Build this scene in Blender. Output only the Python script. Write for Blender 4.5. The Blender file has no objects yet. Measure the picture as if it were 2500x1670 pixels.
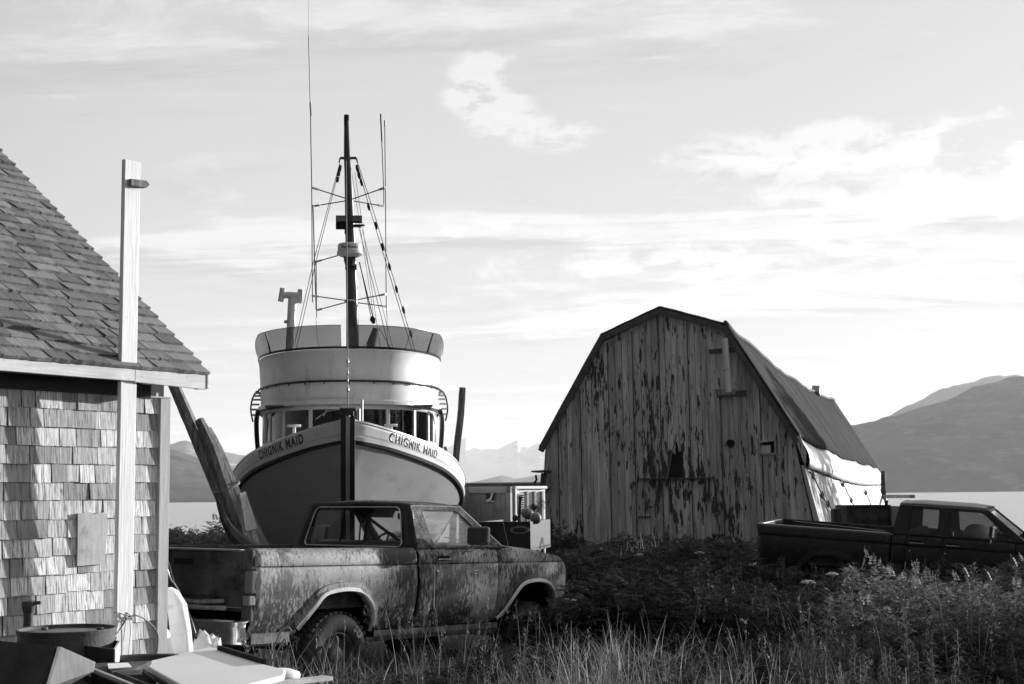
import bpy, bmesh, math, random
import numpy as np
from mathutils import Vector, Matrix, Euler
random.seed(7); rng=np.random.default_rng(11)
SC=bpy.context.scene
R=math.radians
# ---------------------------------------------------------------- camera
FPX=3470.0
CAMZ=1.5
tilt=math.atan((1203.8-835)/FPX); roll=math.atan(0.0103)
_f=Vector((0,math.cos(tilt),math.sin(tilt))); _r=Vector((1,0,0)); _u=_r.cross(_f)
CR=math.cos(roll)*_r-math.sin(roll)*_u
CU=math.cos(roll)*_u+math.sin(roll)*_r
cam_d=bpy.data.cameras.new('camera'); cam=bpy.data.objects.new('camera',cam_d); SC.collection.objects.link(cam)
cam.matrix_world=Matrix(((CR.x,CU.x,-_f.x,0),(CR.y,CU.y,-_f.y,0),(CR.z,CU.z,-_f.z,CAMZ),(0,0,0,1)))
cam_d.sensor_width=36; cam_d.lens=FPX/2500*36; cam_d.clip_end=40000; cam_d.clip_start=.1
SC.camera=cam
def at(px,py,Y):
    d=_f*FPX+CR*(px-1250)-CU*(py-835)
    return Vector((0,0,CAMZ))+d*(Y/d.y)
def atz(px,py,z):
    d=_f*FPX+CR*(px-1250)-CU*(py-835); return Vector((0,0,CAMZ))+d*((z-CAMZ)/d.z)
def atp(px,py,P0,n):
    d=_f*FPX+CR*(px-1250)-CU*(py-835); o=Vector((0,0,CAMZ)); return o+d*((Vector(P0)-o).dot(Vector(n))/d.dot(Vector(n)))
# ---------------------------------------------------------------- sky, sun, exposure
SUN_AZ=R(53.5); SUN_EL=R(9.)
SV=Vector((math.sin(SUN_AZ)*math.cos(SUN_EL),math.cos(SUN_AZ)*math.cos(SUN_EL),math.sin(SUN_EL)))
W=bpy.data.worlds.new("World"); SC.world=W; W.use_nodes=True
def build_world():
    nt=W.node_tree; N=nt.nodes; L=nt.links; N.clear()
    out=N.new('ShaderNodeOutputWorld'); bg=N.new('ShaderNodeBackground'); L.new(bg.outputs[0],out.inputs[0])
    sky=N.new('ShaderNodeTexSky'); sky.sky_type='NISHITA'; sky.sun_disc=False
    sky.sun_elevation=SUN_EL; sky.sun_rotation=SUN_AZ; sky.altitude=0; sky.air_density=1; sky.dust_density=2.5
    bw=N.new('ShaderNodeSeparateColor'); L.new(sky.outputs[0],bw.inputs[0])
    tc=N.new('ShaderNodeTexCoord'); sep=N.new('ShaderNodeSeparateXYZ'); L.new(tc.outputs['Generated'],sep.inputs[0])
    def m(op,a,b=None,c=None):
        n=N.new('ShaderNodeMath'); n.operation=op
        for i,v in enumerate((a,b,c)):
            if v is None: continue
            if isinstance(v,(int,float)): n.inputs[i].default_value=v
            else: L.new(v,n.inputs[i])
        return n.outputs[0]
    zz=m('ADD',m('MAXIMUM',sep.outputs[2],0.0),.10)
    u=m('DIVIDE',sep.outputs[0],zz); v=m('DIVIDE',sep.outputs[1],zz)
    cb=N.new('ShaderNodeCombineXYZ'); L.new(u,cb.inputs[0]); L.new(v,cb.inputs[1])
    def noise(scale,sc,detail,rough,loc=(0,0,0),dist=0.):
        mp=N.new('ShaderNodeMapping'); mp.inputs['Scale'].default_value=sc; mp.inputs['Location'].default_value=loc
        mp.inputs['Rotation'].default_value=(0,0,R(-8))
        L.new(cb.outputs[0],mp.inputs[0]); n=N.new('ShaderNodeTexNoise'); n.inputs['Scale'].default_value=scale
        n.inputs['Detail'].default_value=detail; n.inputs['Roughness'].default_value=rough; n.inputs['Distortion'].default_value=dist
        L.new(mp.outputs[0],n.inputs[0]); return n.outputs[0]
    n1=noise(1.45,(.42,1.0,1),9,.62,(3.1,.4,0),.9)
    n2=noise(8.,(.6,1.0,1),10,.7,(7.3,1.4,0),.6)
    n3=noise(.42,(.5,1.0,1),4,.5,(1.3,6.4,0))
    def ramp(x,a,b):
        n=N.new('ShaderNodeMapRange'); n.interpolation_type='SMOOTHSTEP'
        L.new(x,n.inputs[0]); n.inputs[1].default_value=a; n.inputs[2].default_value=b; return n.outputs[0]
    mass=m('ADD',m('MULTIPLY',n1,.60),m('ADD',m('MULTIPLY',n3,.20),m('MULTIPLY',n2,.20)))
    cl=ramp(mass,.485,.575)
    n4=noise(1.45,(.42,1.0,1),9,.62,(3.1,.30,0),.9)
    grey=m('MULTIPLY',ramp(m('ADD',m('MULTIPLY',n4,.6),m('ADD',m('MULTIPLY',n3,.2),m('MULTIPLY',n2,.2))),.47,.60),m('SUBTRACT',1.0,m('MULTIPLY',cl,.75)))
    # a few separate puffs where the cloud field thickens (fixed compass directions)
    puff=None
    for (px,py,ru,rv,k) in ((1190,225,.030,.030,1.),(1365,338,.030,.013,.6),(1650,640,.16,.014,.8),(2150,360,.17,.022,.8),(2300,480,.15,.016,.7),(1150,560,.10,.010,.5)):
        d=(at(px,py,10)-Vector((0,0,CAMZ))).normalized()
        dx=m('DIVIDE',m('SUBTRACT',sep.outputs[0],d.x),ru); dz=m('DIVIDE',m('SUBTRACT',sep.outputs[2],d.z),rv); dy=m('DIVIDE',m('SUBTRACT',sep.outputs[1],d.y),.25)
        q=m('ADD',m('MULTIPLY',dx,dx),m('ADD',m('MULTIPLY',dz,dz),m('MULTIPLY',dy,dy)))
        g=m('MULTIPLY',m('POWER',2.718,m('MULTIPLY',q,-1.)),k)
        puff=g if puff is None else m('ADD',puff,g)
    cb2=N.new('ShaderNodeTexNoise'); cb2.inputs['Scale'].default_value=20; cb2.inputs['Detail'].default_value=8; cb2.inputs['Roughness'].default_value=.62; cb2.inputs['Distortion'].default_value=.3
    mp2=N.new('ShaderNodeMapping'); mp2.inputs['Scale'].default_value=(1,1,2.2); L.new(tc.outputs['Generated'],mp2.inputs[0]); L.new(mp2.outputs[0],cb2.inputs[0])
    pf=ramp(m('MULTIPLY',puff,m('ADD',m('MULTIPLY',m('SUBTRACT',cb2.outputs[0],.5),6.0),1.0)),.30,.80)
    base=m('MULTIPLY',bw.outputs[0],BASEK)
    hz=ramp(sep.outputs[2],.36,.0)
    # thin high cloud scatters sunlight forwards: bright towards the sun, dull behind the camera
    dt=m('ADD',m('MULTIPLY',sep.outputs[0],SV.x),m('ADD',m('MULTIPLY',sep.outputs[1],SV.y),m('MULTIPLY',sep.outputs[2],SV.z)))
    ph=m('ADD',m('MULTIPLY',ramp(dt,-.35,.46),.90),.10)
    base=m('ADD',base,m('MULTIPLY',ph,m('ADD',m('MULTIPLY',hz,HZK),VEIL)))
    c1=m('ADD',base,m('MULTIPLY',m('MULTIPLY',cl,ph),CLK))
    c1=m('SUBTRACT',c1,m('MULTIPLY',grey,GRK))
    c1=m('ADD',c1,m('MULTIPLY',pf,PFK))
    L.new(c1,bg.inputs[0]); bg.inputs[1].default_value=.1
BASEK=.15; HZK=.7; VEIL=3.55; CLK=1.15; GRK=.75; PFK=1.1
build_world()
sd=bpy.data.lights.new('sun','SUN'); sd.energy=5.0; sd.angle=R(.5); sd.color=(1,1,1)
sun=bpy.data.objects.new('sun',sd); SC.collection.objects.link(sun); sun.rotation_euler=SV.to_track_quat('Z','Y').to_euler()
SC.view_settings.view_transform='Standard'; SC.view_settings.look='None'; SC.view_settings.gamma=1; SC.view_settings.exposure=.75
SC.render.engine='CYCLES'
SC.cycles.volume_bounces=1; SC.cycles.transparent_max_bounces=12; SC.cycles.max_bounces=6
# ---------------------------------------------------------------- helpers
def link(o,parent=None):
    SC.collection.objects.link(o)
    if parent is not None: o.parent=parent
    return o
def tag(o,label=None,cat=None,group=None,kind=None):
    if label: o['label']=label
    if cat: o['category']=cat
    if group: o['group']=group
    if kind: o['kind']=kind
    return o
def thing(name,label,cat,loc=(0,0,0),rotz=0,group=None,mat=None):
    o=bpy.data.objects.new(name,None); o.empty_display_size=.1; link(o)
    if mat is not None: o.matrix_world=mat
    else: o.location=loc; o.rotation_euler=(0,0,rotz)
    return tag(o,label,cat,group)
class MB:
    def __init__(s): s.v=[]; s.f=[]
    def add(s,v,f):
        b=len(s.v); s.v+= [tuple(p) for p in v]; s.f+=[tuple(i+b for i in q) for q in f]; return s
    def box(s,c,d,rot=None):
        x,y,z=d[0]/2,d[1]/2,d[2]/2
        P=[Vector((a*x,b*y,e*z)) for a in(-1,1) for b in(-1,1) for e in(-1,1)]
        if rot is not None:
            M=rot if isinstance(rot,Matrix) else Euler(rot).to_matrix()
            P=[M@p for p in P]
        P=[p+Vector(c) for p in P]
        return s.add(P,[(0,1,3,2),(4,6,7,5),(0,4,5,1),(2,3,7,6),(0,2,6,4),(1,5,7,3)])
    def beam(s,a,b,w,h,up=(0,0,1)):
        a=Vector(a);b=Vector(b);d=(b-a);L=d.length;d.normalize();up=Vector(up)
        x=d.cross(up); 
        if x.length<1e-4: x=d.cross(Vector((1,0,0)))
        x.normalize(); z=x.cross(d)
        M=Matrix((x,d,z)).transposed()
        return s.box((a+b)/2,(w,L,h),M)
    def tube(s,pts,r,n=8,cap=True):
        pts=[Vector(p) for p in pts]; k=len(pts)
        rr=r if isinstance(r,(list,tuple)) else [r]*k
        b=len(s.v); prev=None
        for i,p in enumerate(pts):
            d=(pts[min(i+1,k-1)]-pts[max(i-1,0)])
            if d.length<1e-9: d=Vector((0,0,1))
            d.normalize()
            if prev is None:
                u=d.cross(Vector((0,0,1)))
                if u.length<1e-3: u=d.cross(Vector((1,0,0)))
            else: u=prev-d*prev.dot(d)
            u.normalize(); prev=u; w=d.cross(u)
            for j in range(n):
                a=2*math.pi*j/n; s.v.append(tuple(p+(u*math.cos(a)+w*math.sin(a))*rr[i]))
        for i in range(k-1):
            for j in range(n):
                s.f.append((b+i*n+j,b+i*n+(j+1)%n,b+(i+1)*n+(j+1)%n,b+(i+1)*n+j))
        if cap:
            s.f.append(tuple(b+j for j in range(n))[::-1]); s.f.append(tuple(b+(k-1)*n+j for j in range(n)))
        return s
    def lathe(s,prof,n=24,M=None,wob=None):
        b=len(s.v)
        for i,(r,z) in enumerate(prof):
            for j in range(n):
                a=2*math.pi*j/n; rr=r*(wob(i,j) if wob else 1)
                p=Vector((rr*math.cos(a),rr*math.sin(a),z)); s.v.append(tuple(M@p if M else p))
        for i in range(len(prof)-1):
            for j in range(n): s.f.append((b+i*n+j,b+i*n+(j+1)%n,b+(i+1)*n+(j+1)%n,b+(i+1)*n+j))
        return s
    def prism(s,poly,vec):
        n=len(poly); vec=Vector(vec); P=[Vector(p) for p in poly]
        return s.add(P+[p+vec for p in P],[tuple(range(n))[::-1],tuple(range(n,2*n))]+[(i,(i+1)%n,n+(i+1)%n,n+i) for i in range(n)])
    def grid(s,rows,close=False):
        n=len(rows[0]); b=len(s.v)
        for r in rows: s.v+=[tuple(p) for p in r]
        for i in range(len(rows)-1):
            for j in range(n if close else n-1):
                s.f.append((b+i*n+j,b+i*n+(j+1)%n,b+(i+1)*n+(j+1)%n,b+(i+1)*n+j))
        return s
    def mesh(s,name):
        me=bpy.data.meshes.new(name); me.from_pydata(s.v,[],s.f); me.update(); return me
    def build(s,name,m,parent=None,smooth=False,bevel=0,solid=0,angle=None,subs=0):
        me=s.mesh(name)
        bm=bmesh.new(); bm.from_mesh(me); bmesh.ops.recalc_face_normals(bm,faces=bm.faces); bm.to_mesh(me); bm.free()
        me.materials.append(m)
        if smooth: me.shade_smooth()
        if smooth and angle: me.set_sharp_from_angle(angle=R(angle))
        o=bpy.data.objects.new(name,me); link(o,parent)
        if solid: 
            q=o.modifiers.new('s','SOLIDIFY'); q.thickness=solid; q.offset=0
        if subs:
            q=o.modifiers.new('u','SUBSURF'); q.levels=subs; q.render_levels=subs
        if bevel:
            q=o.modifiers.new('b','BEVEL'); q.width=bevel; q.segments=2; q.limit_method='ANGLE'; q.angle_limit=R(40)
        return o
def npmesh(name,V,F,m,smooth=False,uv=None):
    V=np.asarray(V,np.float32); F=np.asarray(F,np.int32); k=F.shape[1]
    me=bpy.data.meshes.new(name); me.vertices.add(len(V)); me.vertices.foreach_set('co',V.ravel())
    me.loops.add(F.size); me.loops.foreach_set('vertex_index',F.ravel())
    me.polygons.add(len(F)); me.polygons.foreach_set('loop_start',np.arange(0,F.size,k,dtype=np.int32))
    me.polygons.foreach_set('loop_total',np.full(len(F),k,np.int32))
    me.update(calc_edges=True); me.materials.append(m)
    if smooth: me.shade_smooth()
    return me
def interp(x,pts):
    if x<=pts[0][0]: return pts[0][1]
    for (a,b),(c,d) in zip(pts,pts[1:]):
        if x<=c: return b+(d-b)*(x-a)/(c-a)
    return pts[-1][1]
def catmull(P,k=6):
    P=[Vector(p) for p in P]; out=[]
    for i in range(len(P)-1):
        a=P[max(i-1,0)];b=P[i];c=P[i+1];d=P[min(i+2,len(P)-1)]
        for j in range(k):
            t=j/k; out.append(.5*((2*b)+(c-a)*t+(2*a-5*b+4*c-d)*t*t+(3*b-a-3*c+d)*t**3))
    out.append(P[-1]); return out
# ---------------------------------------------------------------- materials (all greys: the photograph is black and white)
def mat(name,col=.3,rough=.7,metal=0.,var=.0,scale=3.,stretch=(1,1,1),dark=None,thr=(.5,.6),dscale=None,dstretch=None,bump=0.,bscale=40.,rand=0.,spec=.5,coord='Object',grain=0.,gstretch=(60,60,2),randpos=True,cluster=0.,cscale=.42):
    """col varied by noise; 'dark' = second tone in patches above a threshold; 'grain' = fine streaks; 'rand' = tone differs per object"""
    M=bpy.data.materials.new(name); M.use_nodes=True; nt=M.node_tree; N=nt.nodes; L=nt.links
    b=N['Principled BSDF']; b.inputs['Roughness'].default_value=rough; b.inputs['Metallic'].default_value=metal; b.inputs['Specular IOR Level'].default_value=spec
    tc=N.new('ShaderNodeTexCoord'); oi=N.new('ShaderNodeObjectInfo')
    off=N.new('ShaderNodeVectorMath'); off.operation='ADD'; L.new(tc.outputs[coord],off.inputs[0])
    if rand>0 and randpos:
        sc=N.new('ShaderNodeVectorMath'); sc.operation='SCALE'; sc.inputs[0].default_value=(37,53,71); L.new(oi.outputs['Random'],sc.inputs['Scale']); L.new(sc.outputs[0],off.inputs[1])
    P=off.outputs[0]
    def noise(sc_,st,detail=6,rough_=.6):
        mp=N.new('ShaderNodeMapping'); mp.inputs['Scale'].default_value=st; L.new(P,mp.inputs[0])
        n=N.new('ShaderNodeTexNoise'); n.inputs['Scale'].default_value=sc_; n.inputs['Detail'].default_value=detail; n.inputs['Roughness'].default_value=rough_
        L.new(mp.outputs[0],n.inputs[0]); return n.outputs[0]
    def mth(op,a,c):
        n=N.new('ShaderNodeMath'); n.operation=op
        for i,v in enumerate((a,c)):
            if isinstance(v,(int,float)): n.inputs[i].default_value=v
            else: L.new(v,n.inputs[i])
        return n.outputs[0]
    def mr(x,a,c,d=0.,e=1.):
        n=N.new('ShaderNodeMapRange'); L.new(x,n.inputs[0]); n.inputs[1].default_value=a;n.inputs[2].default_value=c;n.inputs[3].default_value=d;n.inputs[4].default_value=e; return n.outputs[0]
    v=mth('ADD',col,0.)
    if var: v=mth('MULTIPLY',v,mr(noise(scale,stretch),.3,.7,1-var,1+var))
    if grain: v=mth('MULTIPLY',v,mr(noise(1.,gstretch,4,.7),.35,.65,1-grain,1+grain*.6))
    if rand: v=mth('MULTIPLY',v,mr(oi.outputs['Random'],0,1,1-rand,1+rand))
    if dark is not None:
        dn=noise(dscale or scale,dstretch or stretch,8,.65)
        if cluster: dn=mth('ADD',mth('MULTIPLY',dn,1-cluster),mth('MULTIPLY',noise(cscale,(1,1,.8),3,.5),cluster))
        mask=mr(dn,thr[0],thr[1])
        mx=N.new('ShaderNodeMix'); mx.data_type='FLOAT'; L.new(mask,mx.inputs[0]); L.new(v,mx.inputs[2]); mx.inputs[3].default_value=dark; v=mx.outputs[0]
    L.new(v,b.inputs['Base Color'])
    if bump:
        bp=N.new('ShaderNodeBump'); bp.inputs['Strength'].default_value=bump; bp.inputs['Distance'].default_value=.01
        L.new(noise(bscale if not grain else 1.,(1,1,1) if not grain else gstretch,4,.6),bp.inputs['Height']); L.new(bp.outputs[0],b.inputs['Normal'])
    return M
def glassmat(name,tint=.6,alpha=.4,rough=.03,dust=0.):
    M=bpy.data.materials.new(name); M.use_nodes=True; N=M.node_tree.nodes; L=M.node_tree.links; N.clear()
    out=N.new('ShaderNodeOutputMaterial'); tr=N.new('ShaderNodeBsdfTransparent'); tr.inputs[0].default_value=(tint,)*3+(1,)
    gl=N.new('ShaderNodeBsdfGlossy'); gl.inputs['Roughness'].default_value=rough
    lw=N.new('ShaderNodeLayerWeight'); lw.inputs[0].default_value=.5; p5=N.new('ShaderNodeMath'); p5.operation='POWER'; L.new(lw.outputs['Facing'],p5.inputs[0]); p5.inputs[1].default_value=4.; fr=N.new('ShaderNodeMath'); fr.operation='MULTIPLY_ADD'; L.new(p5.outputs[0],fr.inputs[0]); fr.inputs[1].default_value=.9; fr.inputs[2].default_value=.045
    mx=N.new('ShaderNodeMixShader'); L.new(fr.outputs[0],mx.inputs[0]); L.new(tr.outputs[0],mx.inputs[1]); L.new(gl.outputs[0],mx.inputs[2])
    res=mx
    if dust>0:
        df=N.new('ShaderNodeBsdfDiffuse'); df.inputs[0].default_value=(.75,.75,.75,1)
        nn=N.new('ShaderNodeTexNoise'); nn.inputs['Scale'].default_value=2.2; nn.inputs['Detail'].default_value=6; nn.inputs['Distortion'].default_value=1.
        tc=N.new('ShaderNodeTexCoord'); mp=N.new('ShaderNodeMapping'); mp.inputs['Scale'].default_value=(1.2,1,5); L.new(tc.outputs['Object'],mp.inputs[0]); L.new(mp.outputs[0],nn.inputs[0])
        mr=N.new('ShaderNodeMapRange'); L.new(nn.outputs[0],mr.inputs[0]); mr.inputs[1].default_value=.35; mr.inputs[2].default_value=.65; mr.inputs[3].default_value=dust*.6; mr.inputs[4].default_value=min(1,dust*1.3)
        m2=N.new('ShaderNodeMixShader'); L.new(mr.outputs[0],m2.inputs[0]); L.new(mx.outputs[0],m2.inputs[1]); L.new(df.outputs[0],m2.inputs[2]); res=m2
    L.new(res.outputs[0],out.inputs[0]); return M
MT={}
MT['wall_shingle']=mat('weathered_wall_shingle',.66,.85,var=.35,scale=6,stretch=(3,1,.6),dark=.15,thr=(.49,.62),dscale=7,dstretch=(4,1,1.0),bump=.35,rand=.5,grain=.28,gstretch=(110,20,3))
MT['roof_shingle']=mat('weathered_roof_shingle',.20,.85,var=.3,scale=6,stretch=(2,.5,1),bump=.6,rand=.35,grain=.35,gstretch=(90,5,5))
MT['white_wood']=mat('painted_white_board',.86,.7,var=.1,scale=3,stretch=(3,3,.5),dark=.42,thr=(.66,.74),dscale=14,dstretch=(1,1,.35),bump=.3,grain=.10,gstretch=(60,60,3))
MT['white_board']=mat('flaking_white_fascia',.72,.75,var=.15,scale=3,dark=.3,thr=(.60,.70),dscale=16,dstretch=(.5,1,1),bump=.3,grain=.15,gstretch=(3,60,60))
MT['dark_core']=mat('tarred_sheathing',.05,.9,var=.2)
MT['log']=mat('grey_piling_wood',.25,.9,var=.3,scale=3,grain=.55,gstretch=(28,28,1.3),bump=.9)
MT['barn_wood']=mat('peeling_painted_plank',.52,.85,var=.35,scale=2.2,stretch=(3,3,.35),dark=.05,thr=(.545,.568),dscale=3.2,dstretch=(3.4,3.4,.62),rand=.20,randpos=False,cluster=.33,grain=.38,gstretch=(45,45,1.2),bump=.5)
MT['barn_trim']=mat('weathered_dark_trim',.085,.85,var=.3,scale=4,grain=.3,gstretch=(5,30,30),bump=.5)
MT['barn_roof']=mat('mossy_roof_sheet',.05,1.,spec=.05,var=.5,scale=1.4,stretch=(1.4,.25,.25),dark=.045,thr=(.52,.70),dscale=2.2,dstretch=(1.5,.3,.3),bump=.8,bscale=22,grain=.6,gstretch=(7,.8,.8))
MT['zinc']=mat('weathered_zinc_sheet',.62,.5,metal=.0,var=.12,scale=2,spec=.4)
MT['side_panel']=mat('pale_ribbed_siding',.50,.6,var=.2,scale=3,stretch=(1,3,.4),dark=.35,thr=(.58,.68),dscale=4,dstretch=(4,4,.5),rand=.12)
MT['boat_white']=mat('white_boat_paint',.68,.38,var=.06,scale=1.5,dark=.42,thr=(.58,.76),dscale=5,dstretch=(1.6,1.6,.6),bump=.03,bscale=3,spec=.5)
MT['grey_board']=mat('grey_painted_board',.48,.8,var=.15,scale=3,stretch=(3,3,.5),dark=.25,thr=(.62,.72),dscale=14,dstretch=(1,1,.35),bump=.3,grain=.15,gstretch=(60,60,3))
MT['coaming']=mat('flybridge_paint',.80,.38,var=.08,scale=1.5,dark=.40,thr=(.56,.74),dscale=3.,dstretch=(2.2,2.2,.5),bump=.03,bscale=3)
MT['boat_hull']=mat('grey_hull_paint',.31,.33,var=.12,scale=.7,stretch=(1,1,1.6),dark=.22,thr=(.55,.75),dscale=1.7,dstretch=(.6,1,1.8),bump=.10,bscale=5)
MT['hull_light']=mat('painted_hull_light',.75,.8,var=.2,scale=2)  # pale tone that paints a lit wedge onto the hull
MT['boat_dark']=mat('black_trim_paint',.012,.35)
MT['mast']=mat('dark_mast_paint',.035,.28,var=.2,scale=3)
MT['rope']=mat('grey_rope',.22,.9)
MT['wire']=mat('steel_wire',.13,.5,metal=.4)
MT['steel']=mat('galvanised_steel',.42,.35,metal=.7,var=.15)
MT['chrome']=mat('dull_chrome',.80,.22,metal=.95,var=.15,scale=12)
MT['truck']=mat('streaked_truck_paint',.36,.6,var=.45,scale=2.2,stretch=(1,1,.7),dark=.032,thr=(.452,.522),dscale=12.,dstretch=(3.4,3.4,1.1),bump=.35,grain=.45,gstretch=(95,95,60),cluster=.52,cscale=1.7)
MT['truck_low']=mat('dirty_lower_truck_paint',.13,.7,var=.5,scale=5,dark=.04,thr=(.5,.62),dscale=9,dstretch=(2,2,.6),bump=.3,bscale=90,grain=.3,gstretch=(80,80,40))
MT['truck_top']=mat('lichened_cab_roof_paint',.14,.7,var=.6,scale=16,dark=.02,thr=(.45,.56),dscale=18,bump=.5,bscale=60,grain=.4,gstretch=(90,90,90))
MT['truck_dark']=mat('black_truck_paint',.016,.42,var=.5,scale=5,dark=.05,thr=(.60,.68),dscale=9,spec=.5)
MT['black']=mat('matt_black',.010,.8,spec=.2)
MT['rubber']=mat('tyre_rubber',.028,.75,var=.3,scale=12,spec=.3)
MT['letter_grey']=mat('raised_tyre_letter',.22,.7)
MT['trim']=mat('bright_arch_trim',.75,.4,metal=.25,var=.2,scale=10)
MT['lamp']=mat('tail_lamp_lens',.14,.3,var=.2,scale=8)
MT['panel_dark']=mat('rusty_tailgate',.060,.7,var=.6,scale=3,dark=.015,thr=(.48,.6),dscale=3.4,bump=.3)
MT['seat']=mat('vinyl_seat',.05,.6)
MT['container']=mat('grey_container_paint',.30,.7,var=.2,scale=.6,grain=.2,gstretch=(2,2,6))
MT['container_white']=mat('white_container_paint',.82,.6,var=.1,scale=1,dark=.5,thr=(.62,.7),dscale=2,dstretch=(1,1,.4))
MT['print_dark']=mat('black_print',.01,.7)
MT['print_pale']=mat('faded_pale_print',.34,.8)
MT['print_white']=mat('white_print',.75,.7)
MT['tarp']=mat('white_plastic_sheeting',.74,.6,var=.12,scale=4,dark=.45,thr=(.6,.75),dscale=6)
MT['enamel']=mat('white_enamel_panel',.80,.55,var=.05,scale=2.5,dark=.45,thr=(.66,.78),dscale=5,dstretch=(1,1,1))
MT['rust']=mat('rusted_drum_steel',.07,.75,var=.5,scale=7,bump=.4)
MT['rust_lid']=mat('worn_drum_lid',.13,.4,var=.6,scale=3.3,dark=.03,thr=(.5,.62),dscale=5,metal=.3,spec=.6)
MT['ply']=mat('painted_sunlit_tone',.50,.8,var=.2,scale=5,dark=.3,thr=(.56,.7),dscale=8,grain=.15,gstretch=(50,50,3))
MT['cardboard']=mat('dark_stained_board',.035,.85,var=.4,scale=6)
MT['hose']=mat('black_hose',.012,.35,spec=.6)
MT['buoy']=mat('faded_float',.17,.6,var=.15,scale=5)
MT['soil']=mat('dark_soil',.030,.95,var=.5,scale=1.2,bump=.8,bscale=8)
MT['bark']=mat('alder_bark',.12,.9,var=.4,scale=5,bump=.5)
MT['glass']=glassmat('clear_truck_glass',.92)
MT['glass_dusty']=glassmat('dusty_side_glass',.85,dust=.36)
MT['dark_glass']=glassmat('grimy_dark_glass',.40,dust=.06)
MT['wheel_glass']=glassmat('wheelhouse_glass',.45,rough=.05)
MT['tint']=glassmat('smoked_windscreen',.24,rough=.25,dust=.05)
def leafmat(name,col,trans=.35,rand=.3,tipc=None):
    M=bpy.data.materials.new(name); M.use_nodes=True; N=M.node_tree.nodes; L=M.node_tree.links; N.clear()
    out=N.new('ShaderNodeOutputMaterial'); d=N.new('ShaderNodeBsdfDiffuse'); t=N.new('ShaderNodeBsdfTranslucent'); g=N.new('ShaderNodeBsdfGlossy'); g.inputs['Roughness'].default_value=.45
    nn=N.new('ShaderNodeTexNoise'); nn.inputs['Scale'].default_value=3.; nn.inputs['Detail'].default_value=5; ge=N.new('ShaderNodeNewGeometry'); L.new(ge.outputs['Position'],nn.inputs[0])
    rn=ge.outputs['Random Per Island']
    a=N.new('ShaderNodeMapRange'); L.new(nn.outputs[0],a.inputs[0]); a.inputs[1].default_value=.3;a.inputs[2].default_value=.7;a.inputs[3].default_value=col*.6;a.inputs[4].default_value=col*1.4
    b=N.new('ShaderNodeMapRange'); L.new(rn,b.inputs[0]); b.inputs[3].default_value=1-rand; b.inputs[4].default_value=1+rand
    m=N.new('ShaderNodeMath'); m.operation='MULTIPLY'; L.new(a.outputs[0],m.inputs[0]); L.new(b.outputs[0],m.inputs[1])
    L.new(m.outputs[0],d.inputs[0]); L.new(m.outputs[0],t.inputs[0]); g.inputs[0].default_value=(.5,.5,.5,1)
    x=N.new('ShaderNodeMixShader'); x.inputs[0].default_value=trans; L.new(d.outputs[0],x.inputs[1]); L.new(t.outputs[0],x.inputs[2])
    y=N.new('ShaderNodeMixShader'); y.inputs[0].default_value=.035; L.new(x.outputs[0],y.inputs[1]); L.new(g.outputs[0],y.inputs[2])
    L.new(y.outputs[0],out.inputs[0]); return M
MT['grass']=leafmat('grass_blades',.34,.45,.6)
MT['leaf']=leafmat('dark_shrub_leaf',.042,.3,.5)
MT['weed']=leafmat('fireweed_leaf',.17,.45,.4)
MT['stalk']=leafmat('dry_stalk',.33,.2,.3)
MT['umbel']=leafmat('pale_umbel',.6,.3,.2)
MT['tree_leaf']=leafmat('alder_leaf',.10,.2,.4)

# ================================================================ GROUND, SEA, HILLS
def fbm2(x,y,seed=0,oct=5,rough=.5):
    r=np.random.default_rng(seed); out=np.zeros_like(x,dtype=float); amp=1.;fr=1.
    for o in range(oct):
        for k in range(3):
            a=r.uniform(0,math.pi*2); p=r.uniform(0,6.28)
            out+=amp*np.sin(fr*(x*math.cos(a)+y*math.sin(a))*r.uniform(.8,1.3)+p+1.3*np.sin(fr*.7*(x*math.sin(a)-y*math.cos(a))+p*2))/3
        amp*=rough; fr*=2.1
    return out
def ground_z(x,y):
    x=np.asarray(x,float); y=np.asarray(y,float)
    z=-.30+.05*fbm2(x*.6,y*.6,3,4)
    z=z+.10*np.exp(-(((x-4)/9)**2+((y-36)/9)**2))
    t=np.clip((y-40)/18,0,1); t=t*t*(3-2*t)
    t2=np.clip((y-70)/40,0,1)
    z=z-t*1.0*np.where(x<14,1,1)-t2*1.6
    return z
WATER=-2.3
def terrain():
    xs=np.concatenate([np.linspace(-9000,-200,12),np.linspace(-150,-14,20),np.linspace(-12,22,170),np.linspace(24,160,20),np.linspace(220,9000,12)])
    ys=np.concatenate([np.linspace(-400,2,10),np.linspace(3,42,180),np.linspace(43,120,40),np.linspace(125,400,8)])
    X,Y=np.meshgrid(xs,ys); Z=ground_z(X,Y)
    Z=np.where(Y>110,-4.5,Z)
    V=np.stack([X,Y,Z],-1).reshape(-1,3); n=len(xs);m=len(ys)
    I=np.arange(n*m).reshape(m,n); F=np.stack([I[:-1,:-1],I[:-1,1:],I[1:,1:],I[1:,:-1]],-1).reshape(-1,4)
    o=bpy.data.objects.new('ground',npmesh('ground',V,F,MT['soil'],True)); link(o); o['kind']='structure'; o['label']='dark weedy ground sloping down to the shore'
terrain()
M=bpy.data.materials.new('sea_water'); M.use_nodes=True; b=M.node_tree.nodes['Principled BSDF']; b.inputs['Base Color'].default_value=(.6,.6,.6,1); b.inputs['Roughness'].default_value=.42; b.inputs['IOR'].default_value=1.33
_n=M.node_tree.nodes.new('ShaderNodeTexNoise'); _n.inputs['Scale'].default_value=.5; _n.inputs['Detail'].default_value=6
_tc=M.node_tree.nodes.new('ShaderNodeTexCoord'); _mp=M.node_tree.nodes.new('ShaderNodeMapping'); _mp.inputs['Scale'].default_value=(.25,1,1)
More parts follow.
